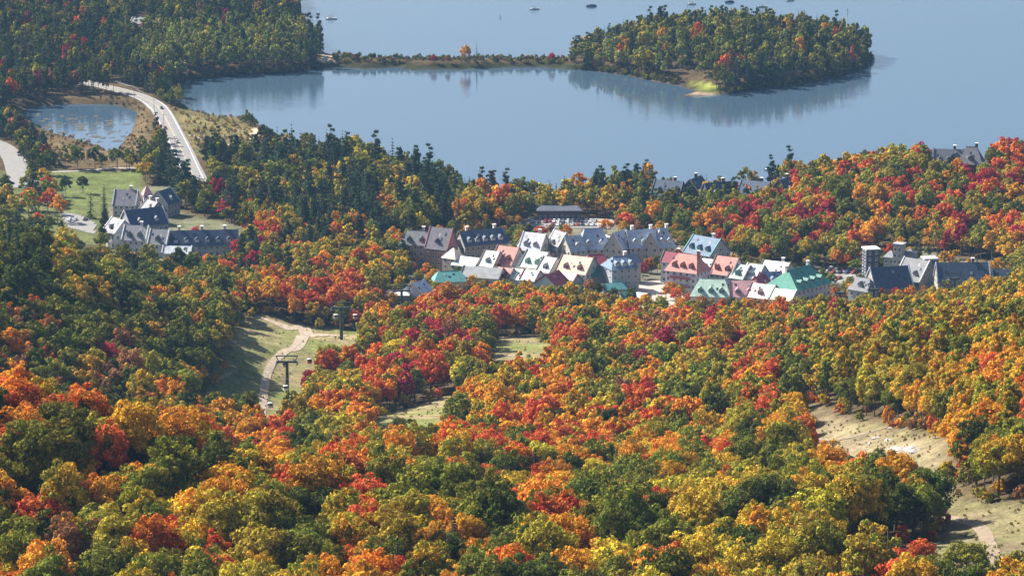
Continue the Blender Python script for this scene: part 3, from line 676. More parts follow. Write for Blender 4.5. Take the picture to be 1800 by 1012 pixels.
for t_ in SEL:
    o = empty(KIND_NAME[t_['kind']], (t_['x'], t_['y'], t_['z']-.15), t_['rz']); o.scale = (t_['s'], t_['s'], t_['sz'])
    tag(o, t_['special'] or t_['label'], 'tree', GROUPS[t_['kind']])
    k_, _, cm, tm, _, _ = PROTO[t_['p']]
    c = mesh_obj('crown', cm, None, o); mesh_obj('trunk', tm, None, o)
    c['tint'] = [float(v) for v in t_['c1']]; c['tint2'] = [float(v) for v in t_['c2']]

# ------------------------------------------------------------------ the rest of the wood: one instanced mass per stand
pc = bpy.data.collections.new('tree_shapes')
for i, p in enumerate(PROTO):
    me = p[2].copy(); o = bpy.data.objects.new('shape_%03d' % i, me)
    bmv = len(me.vertices)
    # join the trunk in
    tv = np.empty(len(p[3].vertices)*3, np.float32); p[3].vertices.foreach_get('co', tv)
    import bmesh
    bm = bmesh.new(); bm.from_mesh(me); nf = len(bm.faces); bm.from_mesh(p[3])
    bm.faces.ensure_lookup_table()
    for f in bm.faces[nf:]: f.material_index = 1
    me.materials.append(BARK); bm.to_mesh(me); bm.free()
    pc.objects.link(o)
def scatter_group():
    ng = bpy.data.node_groups.new('scatter_trees', 'GeometryNodeTree')
    ng.interface.new_socket('Geometry', in_out='INPUT', socket_type='NodeSocketGeometry'); ng.interface.new_socket('Geometry', in_out='OUTPUT', socket_type='NodeSocketGeometry')
    gi = ng.nodes.new('NodeGroupInput'); go = ng.nodes.new('NodeGroupOutput'); ip = ng.nodes.new('GeometryNodeInstanceOnPoints')
    ci = ng.nodes.new('GeometryNodeCollectionInfo'); ci.inputs[0].default_value = pc; ci.inputs['Separate Children'].default_value = True; ci.inputs['Reset Children'].default_value = True
    ip.inputs['Pick Instance'].default_value = True
    def na(nm, ty):
        q = ng.nodes.new('GeometryNodeInputNamedAttribute'); q.data_type = ty; q.inputs[0].default_value = nm; return q.outputs[0]
    L = ng.links.new
    L(gi.outputs[0], ip.inputs['Points']); L(ci.outputs[0], ip.inputs['Instance']); L(na('shape', 'INT'), ip.inputs['Instance Index'])
    L(na('rot', 'FLOAT_VECTOR'), ip.inputs['Rotation']); L(na('scl', 'FLOAT_VECTOR'), ip.inputs['Scale']); L(ip.outputs[0], go.inputs[0])
    return ng
SCAT = scatter_group()
def mass(name, label, rows):
    me = bpy.data.meshes.new(name); n = len(rows); me.vertices.add(n)
    me.vertices.foreach_set('co', np.array([(r['x'], r['y'], r['z']-.15) for r in rows], np.float32).ravel())
    def at_(nm, ty, key, arr): a = me.attributes.new(nm, ty, 'POINT'); a.data.foreach_set(key, np.asarray(arr).ravel())
    at_('shape', 'INT', 'value', np.array([r['p'] for r in rows], np.int32)); at_('rot', 'FLOAT_VECTOR', 'vector', np.array([(0, 0, r['rz']) for r in rows], np.float32))
    at_('scl', 'FLOAT_VECTOR', 'vector', np.array([(r['s'], r['s'], r['sz']) for r in rows], np.float32))
    for nm, ky in (('tint', 'c1'), ('tint2', 'c2')): at_(nm, 'FLOAT_COLOR', 'color', np.array([(*r[ky], 1) for r in rows], np.float32))
    o = mesh_obj(name, me); md = o.modifiers.new('scatter', 'NODES'); md.node_group = SCAT
    return tag(o, label, kind='stuff')
rest = [t_ for t_ in TREES if not t_.get('sel')]
mass('forest', 'dense autumn maple forest covering the slopes and valley', [t_ for t_ in rest if t_['y'] < 2560])
mass('island_forest', 'mixed wood of spruce and turning maples on the island', [t_ for t_ in rest if t_['y'] >= 2560 and t_['x'] > 0])
mass('far_shore_forest', 'dark mixed wood on the far shore of the bay', [t_ for t_ in rest if t_['y'] >= 2560 and t_['x'] <= 0])
rows = []
for x, y, s_, lt in SHRUB:
    c1, c2, _ = TINT[lt]; rows.append(dict(x=x, y=y, z=max(float(H(x, y)), .1)-3.6*s_, p=BY[('broad', 2)][gs_.integers(4)], rz=gs_.random()*6, s=s_, sz=s_*gs_.uniform(.8, 1.3), c1=np.array(c1)*.9, c2=np.array(c2)*.9))
mass('scrub', 'low brown and green scrub on the spit and marsh', rows)
print('TREES', len(TREES), 'selected', len(SEL), 'shrubs', len(SHRUB))

# ------------------------------------------------------------------ buildings
SLATE = (0.13, 0.15, 0.19); GREYR = (0.30, 0.31, 0.33); PALE = (0.44, 0.46, 0.49); PINK = (0.48, 0.20, 0.17); MINT = (0.33, 0.45, 0.38); PEACH = (0.58, 0.37, 0.28)
CRIM = (0.22, 0.04, 0.06); TEAL = (0.09, 0.27, 0.27); GREENR = (0.07, 0.25, 0.20); WHITER = (0.56, 0.59, 0.56); NAVY = (0.055, 0.08, 0.13); BLUER = (0.11, 0.17, 0.25)
STONE = (0.30, 0.28, 0.25); CREAM = (0.58, 0.52, 0.43); LILAC = (0.55, 0.52, 0.55); BRICK = (0.26, 0.16, 0.13); BEIGE = (0.50, 0.43, 0.35); DARKW = (0.10, 0.085, 0.075); WHITEW = (0.55, 0.54, 0.52)
_wm = {}
def window_mesh(w, h, fcol):
    k = (w, h, fcol)
    if k not in _wm:
        b = MB(); b.box(-w/2, w/2, -.06, .05, 0, .10); b.box(-w/2, w/2, -.06, .05, h-.10, h); b.box(-w/2, -w/2+.10, -.06, .05, .10, h-.10); b.box(w/2-.10, w/2, -.06, .05, .10, h-.10); b.box(-.04, .04, -.05, .03, .10, h-.10)
        b.box(-w/2-.08, w/2+.08, -.16, .05, -.10, 0)
        me = b.mesh('window'); me.materials.append(M(fcol, 0.6))
        p = MB().box(-w/2+.10, w/2-.10, -.01, .02, .10, h-.10).mesh('pane'); p.materials.append(GLASS)
        _wm[k] = (me, p)
    return _wm[k]
def add_window(par, x, y, z, rz, w=1.35, h=1.75, fcol=(0.6, 0.58, 0.55)):
    me, p = window_mesh(w, h, fcol)
    o = mesh_obj('window', me, None, par); o.location = (x, y, z); o.rotation_euler = (0, 0, rz)
    mesh_obj('pane', p, None, o)
def roof_mesh(kind, L, D, wall, roof, ov=0.55, hip=0.5):
    b = MB(); s = roof/(D/2); ze = wall-ov*s; hx, hy = L/2+ov*.7, D/2+ov; zt = wall+roof; th = .28
    if kind == 'gable':
        o_ = [(-hy, ze), (0, zt), (hy, ze)]; i_ = [(-hy, ze-th), (0, zt-th), (hy, ze-th)]
        v = [(sx*hx, y, z) for sx in (-1, 1) for y, z in o_+i_]
        b.add(v, [(0, 6, 7, 1), (1, 7, 8, 2), (3, 4, 10, 9), (4, 5, 11, 10), (0, 3, 9, 6), (2, 8, 11, 5), (0, 1, 4, 3), (1, 2, 5, 4), (6, 9, 10, 7), (7, 10, 11, 8)])
    else:
        r = max(0.01, L/2-D/2*hip*2*.5) if kind == 'hip' else 0.4
        top = [(-hx, -hy, ze), (hx, -hy, ze), (hx, hy, ze), (-hx, hy, ze)]
        v = top+[(-r, 0, zt), (r, 0, zt)]+[(x, y, z-th) for x, y, z in top]
        b.add(v, [(0, 1, 5, 4), (2, 3, 4, 5), (1, 2, 5), (3, 0, 4), (9, 8, 7, 6), (0, 6, 7, 1), (1, 7, 8, 2), (2, 8, 9, 3), (3, 9, 6, 0)])
    return b.mesh('roof')
FOOT = []
def building(label, px, py, L, D, wall, roof, rot, rcol, wcol, kind='gable', dorm=0, dcol=None, chim=0, rake=None, name='village_house', win=True, floors=None, cat='building', fcol=(.6, .58, .55), gable_col=None, balcony=None, snd=None):
    if max(rcol)-min(rcol) < .08 and .2 < max(rcol) < .5: rcol = tuple(c*.5 for c in rcol)
    x, y, z = ground(px, py, wall+roof)
    FOOT.append((x, y, L, D, math.radians(rot)))
    root = empty(name, (x, y, z-1.5), math.radians(rot)); tag(root, label, cat, 'resort village buildings')
    wall += 1.5
    b = MB().box(-L/2, L/2, -D/2, D/2, 0, wall)
    w_ = b.build('wall', M(wcol, .85, noise=.16, scale=.6), root)
    if kind == 'gable':
        gm = MB()
        for sx in (-1, 1):
            e = sx*(L/2-.02)
            g_ = MB().add([(e, -D/2+.1, wall), (e, D/2-.1, wall), (e, 0, wall+roof-.35), (e-sx*.4, -D/2+.1, wall), (e-sx*.4, D/2-.1, wall), (e-sx*.4, 0, wall+roof-.35)], [(0, 1, 2), (3, 5, 4), (0, 3, 4, 1), (1, 4, 5, 2), (2, 5, 3, 0)])
            g_.build('gable_end', M(gable_col or wcol, .85, noise=.16, scale=.6), root)
    rf = mesh_obj('roof', roof_mesh(kind, L, D, wall, roof), M(rcol, .55 if sum(rcol) > 1 else .7, noise=.26, scale=.55), root)
    for k in range(3 if roof > 4 and L > 8 else 0):           # vents and skylights on the near slope
        fx = ((px*7+k*37) % 17/17-.5)*.75; fy = .35+((px*3+k*11) % 7)/7*.45; yy = -D/2*(1-fy); zz = wall+roof*fy
        MB().add([(fx*L-.5, yy-.5, zz-.5*roof/(D/2)+.12), (fx*L+.5, yy-.5, zz-.5*roof/(D/2)+.12), (fx*L+.5, yy+.5, zz+.5*roof/(D/2)+.12), (fx*L-.5, yy+.5, zz+.5*roof/(D/2)+.12), (fx*L-.5, yy-.5, zz-.5*roof/(D/2)-.2), (fx*L+.5, yy-.5, zz-.5*roof/(D/2)-.2), (fx*L+.5, yy+.5, zz+.5*roof/(D/2)-.2), (fx*L-.5, yy+.5, zz+.5*roof/(D/2)-.2)], [(0, 1, 2, 3), (0, 4, 5, 1), (1, 5, 6, 2), (2, 6, 7, 3), (3, 7, 4, 0)]).build('skylight' if k else 'roof_vent', GLASS if k else M((.3, .3, .3), .6), rf)
    MB().box(-L/2-.05, L/2+.05, -D/2-.05, D/2+.05, 1.2, 2.1).build('base_course', M(STONE, .9), root)
    sl = roof/(D/2)
    if rake is not None and kind == 'gable':
        for sx in (-1, 1):
            q = MB(); e = sx*(L/2+.25); hy = D/2+.5
            for s2 in (-1, 1):
                q.add([(e-.28, s2*hy, wall-.5*sl+.5), (e+.28, s2*hy, wall-.5*sl+.5), (e+.28, 0, wall+roof+.5), (e-.28, 0, wall+roof+.5), (e-.28, s2*hy, wall-.5*sl-.15), (e+.28, s2*hy, wall-.5*sl-.15), (e+.28, 0, wall+roof-.15), (e-.28, 0, wall+roof-.15)],
                      [(0, 1, 2, 3), (7, 6, 5, 4), (0, 4, 5, 1), (1, 5, 6, 2), (3, 2, 6, 7), (0, 3, 7, 4)])
            q.build('rake_board', M(rake, .7), rf)
    else:
        MB().box(-L/2*.55, L/2*.55, -.12, .12, wall+roof-.05, wall+roof+.14).build('ridge_cap', M(tuple(c*.6 for c in rcol), .7), rf)
    MB().tube([(-L/2-.3, -D/2-.62, wall-.5*sl-.12), (L/2+.3, -D/2-.62, wall-.5*sl-.12)], .09, 5).build('gutter', M((.35, .35, .36), .5), rf)
    if win:
        fl = floors or max(1, int((wall-2.0)/2.9)); fh = (wall-2.0)/fl
        nfr = max(2, int(L/3.1)); ns = max(1, int(D/3.6))
        for f in range(fl):
            zz = 2.0+f*fh+.75
            for k in range(nfr): add_window(root, -L/2+(k+.5)*L/nfr, -D/2-.03, zz, 0, fcol=fcol)
            for k in range(ns):
                add_window(root, -L/2-.03, -D/2+(k+.5)*D/ns, zz, -math.pi/2, fcol=fcol)
                add_window(root, L/2+.03, -D/2+(k+.5)*D/ns, zz, math.pi/2, fcol=fcol)
        if kind == 'gable' and roof > 5:
            for sx in (-1, 1): add_window(root, sx*(L/2+.03), 0, wall+.8, sx*math.pi/2, fcol=fcol)
    if dorm:
        dc = tuple(c*.75 for c in rcol)
        for k in range(dorm):
            xx = (-L/2+(k+.5)*L/dorm)*(.8 if kind != 'gable' else .9)
            z0 = wall+roof*.18; y0 = -D/2*(1-.18); dw, dh = 2.3, 1.7; yb = y0+(dh+.9)/sl
            dm = MB().box(xx-dw/2, xx+dw/2, y0, yb, z0-.3, z0+dh).build('dormer', M(wcol if dcol is None else dcol, .8), root)
            q = MB(); r1 = dw/2+.22
            q.add([(xx-r1, y0-.35, z0+dh-.15), (xx, y0-.35, z0+dh+1.1), (xx+r1, y0-.35, z0+dh-.15), (xx-r1, yb+1.2, z0+dh-.15), (xx, yb+1.2, z0+dh+1.1), (xx+r1, yb+1.2, z0+dh-.15)],
                  [(0, 2, 1), (0, 1, 4, 3), (1, 2, 5, 4), (0, 3, 5, 2), (3, 4, 5)])
            q.build('dormer_roof', M(dc, .6), dm)
            me, p = window_mesh(1.35, 1.3, fcol); ow = mesh_obj('window', me, None, dm); ow.location = (xx, y0-.03, z0+.15)
    for k in range(chim):
        xx = (-.32+.64*(k/(max(chim-1, 1))))*L if chim > 1 else .2*L
        c = MB().box(xx-.7, xx+.7, .3, 1.6, wall+roof*.5, wall+roof+1.8).build('chimney', M(snd or (.55, .5, .46), .85), rf)
        MB().box(xx-.9, xx+.9, .1, 1.8, wall+roof+1.8, wall+roof+2.1).build('chimney_cap', M((.7, .7, .7), .7), c) if False else MB().box(xx-.9, xx+.9, .1, 1.8, wall+roof+1.8, wall+roof+2.1).build('chimney_cap', M((.7, .7, .7), .7), rf)
    if balcony:
        for f in range(2):
            zz = 2.0+(wall-2)*(.36+.34*f)
            bq = MB().box(-L*.32, L*.32, -D/2-1.3, -D/2-.04, zz-.2, zz); bq.box(-L*.32, L*.32, -D/2-1.3, -D/2-1.2, zz, zz+1.0)
            bq.build('balcony', M(balcony, .7), root)
    return root
def tower(label, px, py, w, h, cap, rcol, wcol, rot=-20, flat=False, name='hotel_tower'):
    x, y, z = ground(px, py, h+cap); FOOT.append((x, y, w, w, 0)); root = empty(name, (x, y, z-1), math.radians(rot)); tag(root, label, 'tower', 'resort village buildings')
    MB().box(-w/2, w/2, -w/2, w/2, 0, h+1).build('wall', M(wcol, .85), root)
    if flat: MB().box(-w/2-.4, w/2+.4, -w/2-.4, w/2+.4, h+1.002, h+1+cap).build('roof', M(rcol, .6), root)
    else: mesh_obj('roof', roof_mesh('pyr', w, w, h+1, cap), M(rcol, .6), root)
    for f in range(int(h/3.2)):
        for k in (-.25, .25):
            add_window(root, k*w, -w/2-.03, 1.8+f*3.2, 0); add_window(root, -w/2-.03, k*w, 1.8+f*3.2, -math.pi/2)
    return root
DK = (0.10, 0.08, 0.08)
# left village cluster
building('grey hip-roofed inn with twin dark dormers at the wood edge', 733, 405, 17, 14, 14, 6, -8, GREYR, STONE, 'hip', 2, NAVY, 1, name='inn')
building('steep slate-roofed inn with a red gable end', 776, 400, 13, 12, 14, 9.5, -28, (.27, .26, .31), BRICK, 'gable', 1, NAVY, 0, rake=(.3, .12, .13), gable_col=(.35, .14, .14), name='inn')
building('long navy-roofed inn with a row of pale dormers', 846, 403, 25, 14, 12, 6.5, 24, NAVY, STONE, 'gable', 5, (.42, .42, .45), 2, rake=NAVY, name='inn')
tower('square beige tower house with peach pyramid roof', 797, 436, 8.5, 10, 4.2, (.78, .62, .50), BEIGE, -35, name='tower_house')
building('low white-roofed shop beside the beige tower', 822, 451, 15, 11, 7, 3.5, -28, WHITER, CREAM, 'gable', 0, None, 0, rake=DK)
building('teal hip-roofed shop at the forest edge', 790, 476, 17, 11, 5, 4.2, 8, TEAL, CREAM, 'hip')
building('pale metal-roofed hall in front of the pink inn', 850, 469, 21, 13, 6, 4, -18, PALE, CREAM, 'gable', 0, None, 0, rake=DK)
building('white-roofed wing adjoining the pink dormered inn', 866, 441, 9, 13, 8, 6.5, -32, WHITER, CREAM, 'gable', 1, TEAL, 0, rake=DK)
building('pink-roofed inn with dark red dormers', 894, 433, 13, 14, 9, 7.5, -32, PINK, CREAM, 'gable', 2, CRIM, 0, rake=DK, name='inn')
building('white-roofed shop between pink and mint roofs', 918, 447, 8, 12, 8, 5, -32, WHITER, CREAM, 'gable', 0, None, 0, rake=DK)
building('mint-roofed inn with twin dark green dormers', 946, 441, 13, 16, 9, 7, -32, MINT, CREAM, 'gable', 2, GREENR, 0, rake=DK, name='inn')
building('white-roofed house squeezed beside the peach roof', 968, 452, 8, 15, 9, 6, -32, WHITER, WHITEW, 'gable', 1, DK, 0, rake=DK)
building('large peach-roofed inn with red dormers at the plaza', 1016, 450, 18, 15, 10, 7, -30, PEACH, CREAM, 'gable', 2, CRIM, 0, rake=DK, name='inn')
building('crimson hip-roofed shop beside the peach inn', 1047, 447, 14, 12, 12, 5, 10, CRIM, STONE, 'hip', name='shop')
building('green-roofed shop below the crimson roof', 1058, 466, 14, 9, 8, 4.2, 6, GREENR, (.38, .32, .27), 'gable', 1, None, 0, rake=WHITER, name='shop')
building('blue-grey corner hotel facing the plaza', 1090, 450, 15, 14, 13, 5, 22, BLUER, (.30, .32, .36), 'hip', 3, (.35, .40, .46), 1, name='hotel')
building('small pink roof just above the orange treetops', 888, 470, 10, 10, 5, 4.5, -32, PINK, CREAM, 'gable', 0, None, 0, rake=DK)
building('small mint-white roof beside the small pink roof', 912, 472, 9, 10, 5, 4.2, -32, (.66, .72, .62), CREAM, 'gable', 0, None, 0, rake=DK)
building('white-roofed house with crimson eaves near the trees', 936, 474, 9, 10, 6, 4.2, -32, WHITER, (.40, .46, .46), 'gable', 0, None, 0, rake=CRIM)
building('crimson-gabled house with teal walls at the trees', 970, 479, 12, 13, 8, 5, 58, CRIM, (.38, .46, .47), 'gable', 0, None, 0, rake=CRIM, gable_col=(.42, .5, .5))
building('grey glass-roofed gallery beside the crimson gable', 999, 480, 11, 9, 7, 3.5, -35, (.45, .50, .53), (.35, .40, .43), 'gable', 0, None, 0, rake=CRIM)
# grey chateau row behind
building('grey chateau wing with white dormers, nearest the inn', 940, 409, 13, 12, 10, 8, -30, (.42, .43, .52), CREAM, 'gable', 2, WHITEW, 1, rake=PALE, name='chateau')
building('bright steep-roofed chateau wing below the car park', 985, 406, 11, 12, 10, 8.5, -58, PALE, STONE, 'gable', 1, None, 0, rake=PALE, name='chateau')
building('slate cross wing between the bright and pyramid roofs', 1006, 414, 10, 11, 10, 7, 35, (.38, .41, .47), CREAM, 'gable', 1, WHITEW, 0, rake=PALE, name='chateau')
building('blue-grey chateau block with tall pyramid roof', 1043, 401, 17, 15, 10, 9.5, 8, (.27, .32, .41), (.44, .40, .35), 'hip', 2, (.5, .48, .46), 1, name='chateau', snd=(.7, .62, .55))
building('chateau wing with cream gable beside the pyramid roof', 1088, 406, 12, 11, 11, 8, 60, (.40, .44, .51), (.46, .42, .36), 'gable', 1, WHITEW, 0, rake=(.6, .63, .68), name='chateau')
building('blue-slate chateau front with white stacks', 1128, 403, 16, 13, 11, 8, 12, (.38, .42, .49), (.42, .38, .34), 'gable', 3, WHITEW, 2, rake=PALE, name='chateau', snd=(.78, .76, .72))
building('steep chateau cross gable beside the white stacks', 1150, 405, 13, 9, 11, 7.5, 72, (.40, .44, .51), (.46, .42, .37), 'gable', 0, None, 0, rake=PALE, name='chateau')
building('end pavilion of the chateau by the round green tree', 1166, 401, 10, 12, 11, 8.5, 14, (.38, .42, .49), (.42, .38, .34), 'hip', 2, WHITEW, 1, name='chateau', snd=(.7, .7, .7))
# right of the plaza
building('blue slate hotel roof behind the pink inn', 1243, 416, 18, 17, 10, 7.5, -42, BLUER, (.40, .38, .38), 'gable', 3, TEAL, 1, rake=TEAL, name='hotel')
building('pink-roofed white inn with red balconies on the plaza', 1209, 446, 18, 15, 13, 7.5, -30, PINK, LILAC, 'hip', 3, CRIM, 2, balcony=(.30, .08, .10), name='inn', snd=(.35, .12, .12))
building('pale mint-roofed link between two pink roofs', 1247, 455, 9, 13, 10, 5.5, -32, (.62, .68, .58), LILAC, 'gable', 1, (.45, .5, .55), 0, rake=DK)
building('second pink-roofed inn with a dark dormer', 1279, 451, 13, 15, 10, 7.5, -32, PINK, LILAC, 'gable', 2, CRIM, 0, rake=DK, name='inn')
building('teal-sided mint roof after the second pink roof', 1305, 465, 9, 14, 9, 5.5, -32, MINT, (.25, .38, .42), 'gable', 1, TEAL, 0, rake=DK)
building('narrow grey-mint roof with white trim', 1329, 464, 9, 14, 9, 6, -32, (.58, .62, .60), (.42, .44, .46), 'gable', 1, TEAL, 0, rake=WHITER)
building('long cream-white roof behind the green hotel', 1366, 459, 15, 14, 8, 5.5, -30, (.74, .74, .64), CREAM, 'gable', 0, None, 1, rake=DK)
building('crimson gable wedged beside a blue roof', 1335, 484, 9, 9, 8, 5, 56, CRIM, (.36, .14, .16), 'gable', 0, None, 0, rake=CRIM)
building('dark blue roof wedged against the green hotel', 1354, 477, 11, 11, 8, 5.5, 18, (.10, .15, .26), (.33, .36, .4), 'gable', 1, None, 0, rake=CRIM)
building('big green hip-roofed hotel with pale walls', 1404, 470, 27, 20, 11, 8, 48, GREENR, LILAC, 'hip', 4, (.08, .22, .2), 2, name='hotel', snd=(.6, .62, .6))
building('pale green front roof with dark dormer cluster', 1252, 490, 20, 15, 6, 7, -10, (.36, .50, .42), CREAM, 'hip', 3, GREENR, 0)
building('muted pink front roof with a dark dormer', 1306, 493, 13, 14, 6, 6.5, 0, (.52, .29, .30), LILAC, 'gable', 2, (.2, .12, .16), 0, rake=DK)
building('peach front roof with one dark dormer', 1343, 499, 13, 12, 6, 5.5, -30, (.74, .54, .50), CREAM, 'gable', 1, (.2, .1, .14), 0, rake=DK)
building('cream front roof at the edge of the red maples', 1380, 508, 12, 11, 6, 4, -30, (.74, .70, .58), CREAM, 'gable', 0, None, 0, rake=WHITER)

# small shops tucked into the gaps
for lab, a, b_, L_, D_, w_, r_, ro, rc, wc in (
 ('small teal roof below the white shop roof', 838, 463, 8, 7, 5, 3, -30, TEAL, CREAM), ('little dark-red shop behind the pale hall', 876, 457, 7, 7, 6, 4, 50, CRIM, CREAM),
 ('small teal-green shop under the mint dormers', 925, 462, 8, 7, 6, 3.4, -30, TEAL, CREAM), ('brown-roofed link beside the white house', 962, 446, 6, 6, 9, 3, 10, (.24, .13, .11), CREAM),
 ('little crimson roof at the end of the pale hall', 872, 482, 9, 6, 4, 3, -6, CRIM, BRICK),
 ('small pink annexe beside the crimson roof', 1066, 455, 7, 7, 9, 3.5, -30, (.5, .26, .25), CREAM), ('grey-blue stair pavilion behind the corner hotel', 1108, 446, 8, 8, 11, 4, 30, (.15, .19, .25), STONE),
 ('dark red corner pavilion behind the balconied inn', 1180, 443, 8, 8, 12, 4, -30, CRIM, LILAC),
 ('small white coffee roof by the plaza steps', 1128, 514, 7, 6, 3.4, 2, -30, WHITER, CREAM), ('low green kiosk roof on the plaza', 1100, 512, 6, 6, 4, 2.4, 20, GREENR, CREAM),
 ('low teal shopfront below the corner hotel', 1080, 497, 12, 6, 4, 2.4, 14, TEAL, (.2, .25, .26)),
 ('small slate gable in front of the navy inn', 812, 420, 8, 8, 9, 5, 40, (.13, .14, .17), STONE),
 ('little white gable at the head of the chateau row', 925, 420, 8, 8, 8, 5, -50, WHITER, STONE), ('white cross gable low on the chateau front', 966, 418, 8, 8, 9, 5.5, 60, WHITER, STONE),
 ('cream bay gable under the pyramid roof', 1066, 413, 7, 7, 10, 5, -55, (.62, .58, .52), CREAM)):
    building(lab, a, b_, L_, D_, w_, r_, ro, rc, wc, 'gable', 0, None, 0, rake=DK, name='shop')
# right hotel
building('dark-slate main wing of the grand hotel', 1563, 468, 20, 15, 9, 9, 16, NAVY, STONE, 'gable', 0, None, 0, rake=(.5, .52, .56), name='grand_hotel')
building('grey-roofed cross wing of the grand hotel', 1612, 455, 15, 16, 9, 9, -42, (.33, .34, .37), STONE, 'gable', 2, (.5, .5, .5), 0, rake=PALE, name='grand_hotel')
building('long navy-roofed end wing of the grand hotel', 1692, 461, 26, 13, 7, 8, 2, NAVY, STONE, 'gable', 0, None, 1, rake=PALE, name='grand_hotel', snd=(.10, .12, .17))
building('grey entrance wing of the grand hotel by the cars', 1519, 488, 12, 10, 9, 5, -38, (.34, .36, .40), (.42, .42, .45), 'hip', 1, None, 0, name='grand_hotel')
building('small navy-roofed annexe past the hotel end wing', 1772, 473, 15, 9, 5, 5, 2, NAVY, STONE, 'gable', 0, None, 0, rake=NAVY, name='annexe')
tower('dark square hotel tower with white flat cap', 1531, 435, 7.2, 16, .6, WHITER, (.05, .06, .09), 14, True)
tower('tall white hotel tower with louvred top', 1581, 427, 5.0, 20, .7, (.3, .3, .32), (.36, .36, .35), -28, True)
tower('stepped pale tower against the tall white one', 1566, 440, 5.5, 14, 2.6, (.2, .21, .23), (.28, .28, .28), -28, False)
tower('low grey tower behind the tall white tower', 1600, 437, 6, 15, 1.8, (.16, .16, .18), (.25, .25, .27), -28)
tower('short navy hotel turret beside the end wing', 1634, 452, 7, 11, 1.0, (.35, .36, .4), NAVY, 10, True)
# slate hotel on the left
building('lilac-grey roofed lodge at the lawn edge', 222, 333, 13, 14, 7, 7.5, -6, (.33, .32, .37), (.5, .48, .5), 'gable', 0, None, 1, rake=PALE, name='lodge')
tower('pinkish-white turret of the slate hotel', 258, 327, 5, 13, 4, (.55, .30, .30), (.62, .52, .50), 20)
building('dark gabled lodge beside the pinkish turret', 288, 333, 13, 13, 8, 7, 62, NAVY, (.32, .33, .36), 'gable', 1, None, 0, rake=(.45, .47, .5), name='lodge')
building('grey-sloped hotel wing under the turret', 268, 353, 12, 10, 8, 5, -55, (.38, .39, .42), STONE, 'gable', 0, None, 2, rake=NAVY, name='lodge')
building('deep navy roof in the middle of the slate hotel', 252, 366, 23, 15, 9, 8, 32, NAVY, (.30, .30, .33), 'gable', 2, (.35, .36, .4), 1, rake=(.55, .54, .54), name='lodge')
building('pale-grey gabled end of the slate hotel', 208, 384, 12, 13, 9, 6.5, -52, (.42, .42, .45), (.45, .45, .47), 'gable', 1, NAVY, 0, rake=PALE, name='lodge')
building('grey front wing of the slate hotel with white rakes', 240, 396, 13, 12, 8, 6.5, -12, (.34, .35, .39), (.42, .43, .46), 'gable', 2, NAVY, 1, rake=WHITER, name='lodge')
building('second grey front wing beside the long dark one', 281, 403, 10, 12, 8, 6.5, -12, (.34, .35, .39), (.42, .43, .46), 'gable', 1, NAVY, 0, rake=WHITER, name='lodge')
building('long dark-slate wing behind the magenta maple', 355, 404, 38, 12, 7, 7, 6, NAVY, (.42, .42, .44), 'gable', 6, (.40, .42, .45), 3, rake=NAVY, name='lodge')
building('low pale porch roof under the long dark wing', 312, 432, 15, 8, 4, 3, -6, (.42, .45, .5), (.5, .5, .5), 'gable', 0, None, 0, rake=PALE, name='porch', win=False)
building('small white cottage beside the dark cedar', 101, 340, 6, 5, 3, 2.6, -35, (.70, .68, .64), WHITEW, 'gable', 0, None, 0, rake=WHITER, name='cottage')
# hill house, lakeside lodge, sheds
building('slate hilltop mansion wing with white porch', 1668, 262, 16, 13, 7, 7.5, -8, (.24, .25, .29), DARKW, 'gable', 3, WHITEW, 1, rake=(.06, .07, .09), name='mansion', snd=DARKW)
building('taller wing of the hilltop slate mansion', 1708, 258, 13, 14, 8, 8, -12, (.28, .29, .33), DARKW, 'hip', 1, None, 1, name='mansion', snd=DARKW)
building('dark front gable of the hilltop mansion', 1681, 268, 12, 8, 7, 6, 66, (.10, .15, .19), DARKW, 'gable', 0, None, 0, rake=(.08, .1, .12), name='mansion')
for k, (a, b_, L_, r_) in enumerate([(1176, 317, 17, -24), (1222, 312, 15, 62), (1262, 320, 17, 24), (1328, 318, 17, -28), (1381, 313, 12, 50)]):
    building(['dark-roofed lakeside lodge wing beside the orange tree', 'lakeside lodge cross gable with pale edge', 'middle dark wing of the lakeside lodge', 'long dark lodge wing behind the pine', 'end wing of the lakeside lodge by the moored boat'][k],
             a, b_, L_, 13, 9, 7.5, r_, NAVY, DARKW, 'gable', 2 if k != 1 else 0, DARKW, 1, rake=(.10, .12, .16) if k != 1 else (.5, .5, .5), name='lakeside_lodge', snd=DARKW)
building('dark low boathouse beside the beach car park', 983, 361, 25, 10, 6, 1.8, 1, (.08, .09, .12), DARKW, 'hip', 0, None, 0, name='boathouse', fcol=(.55, .6, .65))
building('pale-blue gabled lift station among the trees', 735, 494, 9, 11, 6, 4.5, 55, (.42, .45, .56), (.5, .5, .55), 'gable', 0, None, 0, rake=PALE, name='lift_station')
building('low dark lift shed with white fascia', 697, 511, 13, 8, 4.5, 1.2, -4, WHITER, (.12, .16, .22), 'hip', 0, None, 0, name='lift_shed')
building('grey cottage roof glimpsed in the far wood', 246, 30, 12, 9, 6, 4, -30, (.25, .26, .28), (.3, .28, .25), 'gable', 0, None, 0, rake=PALE, name='cottage')

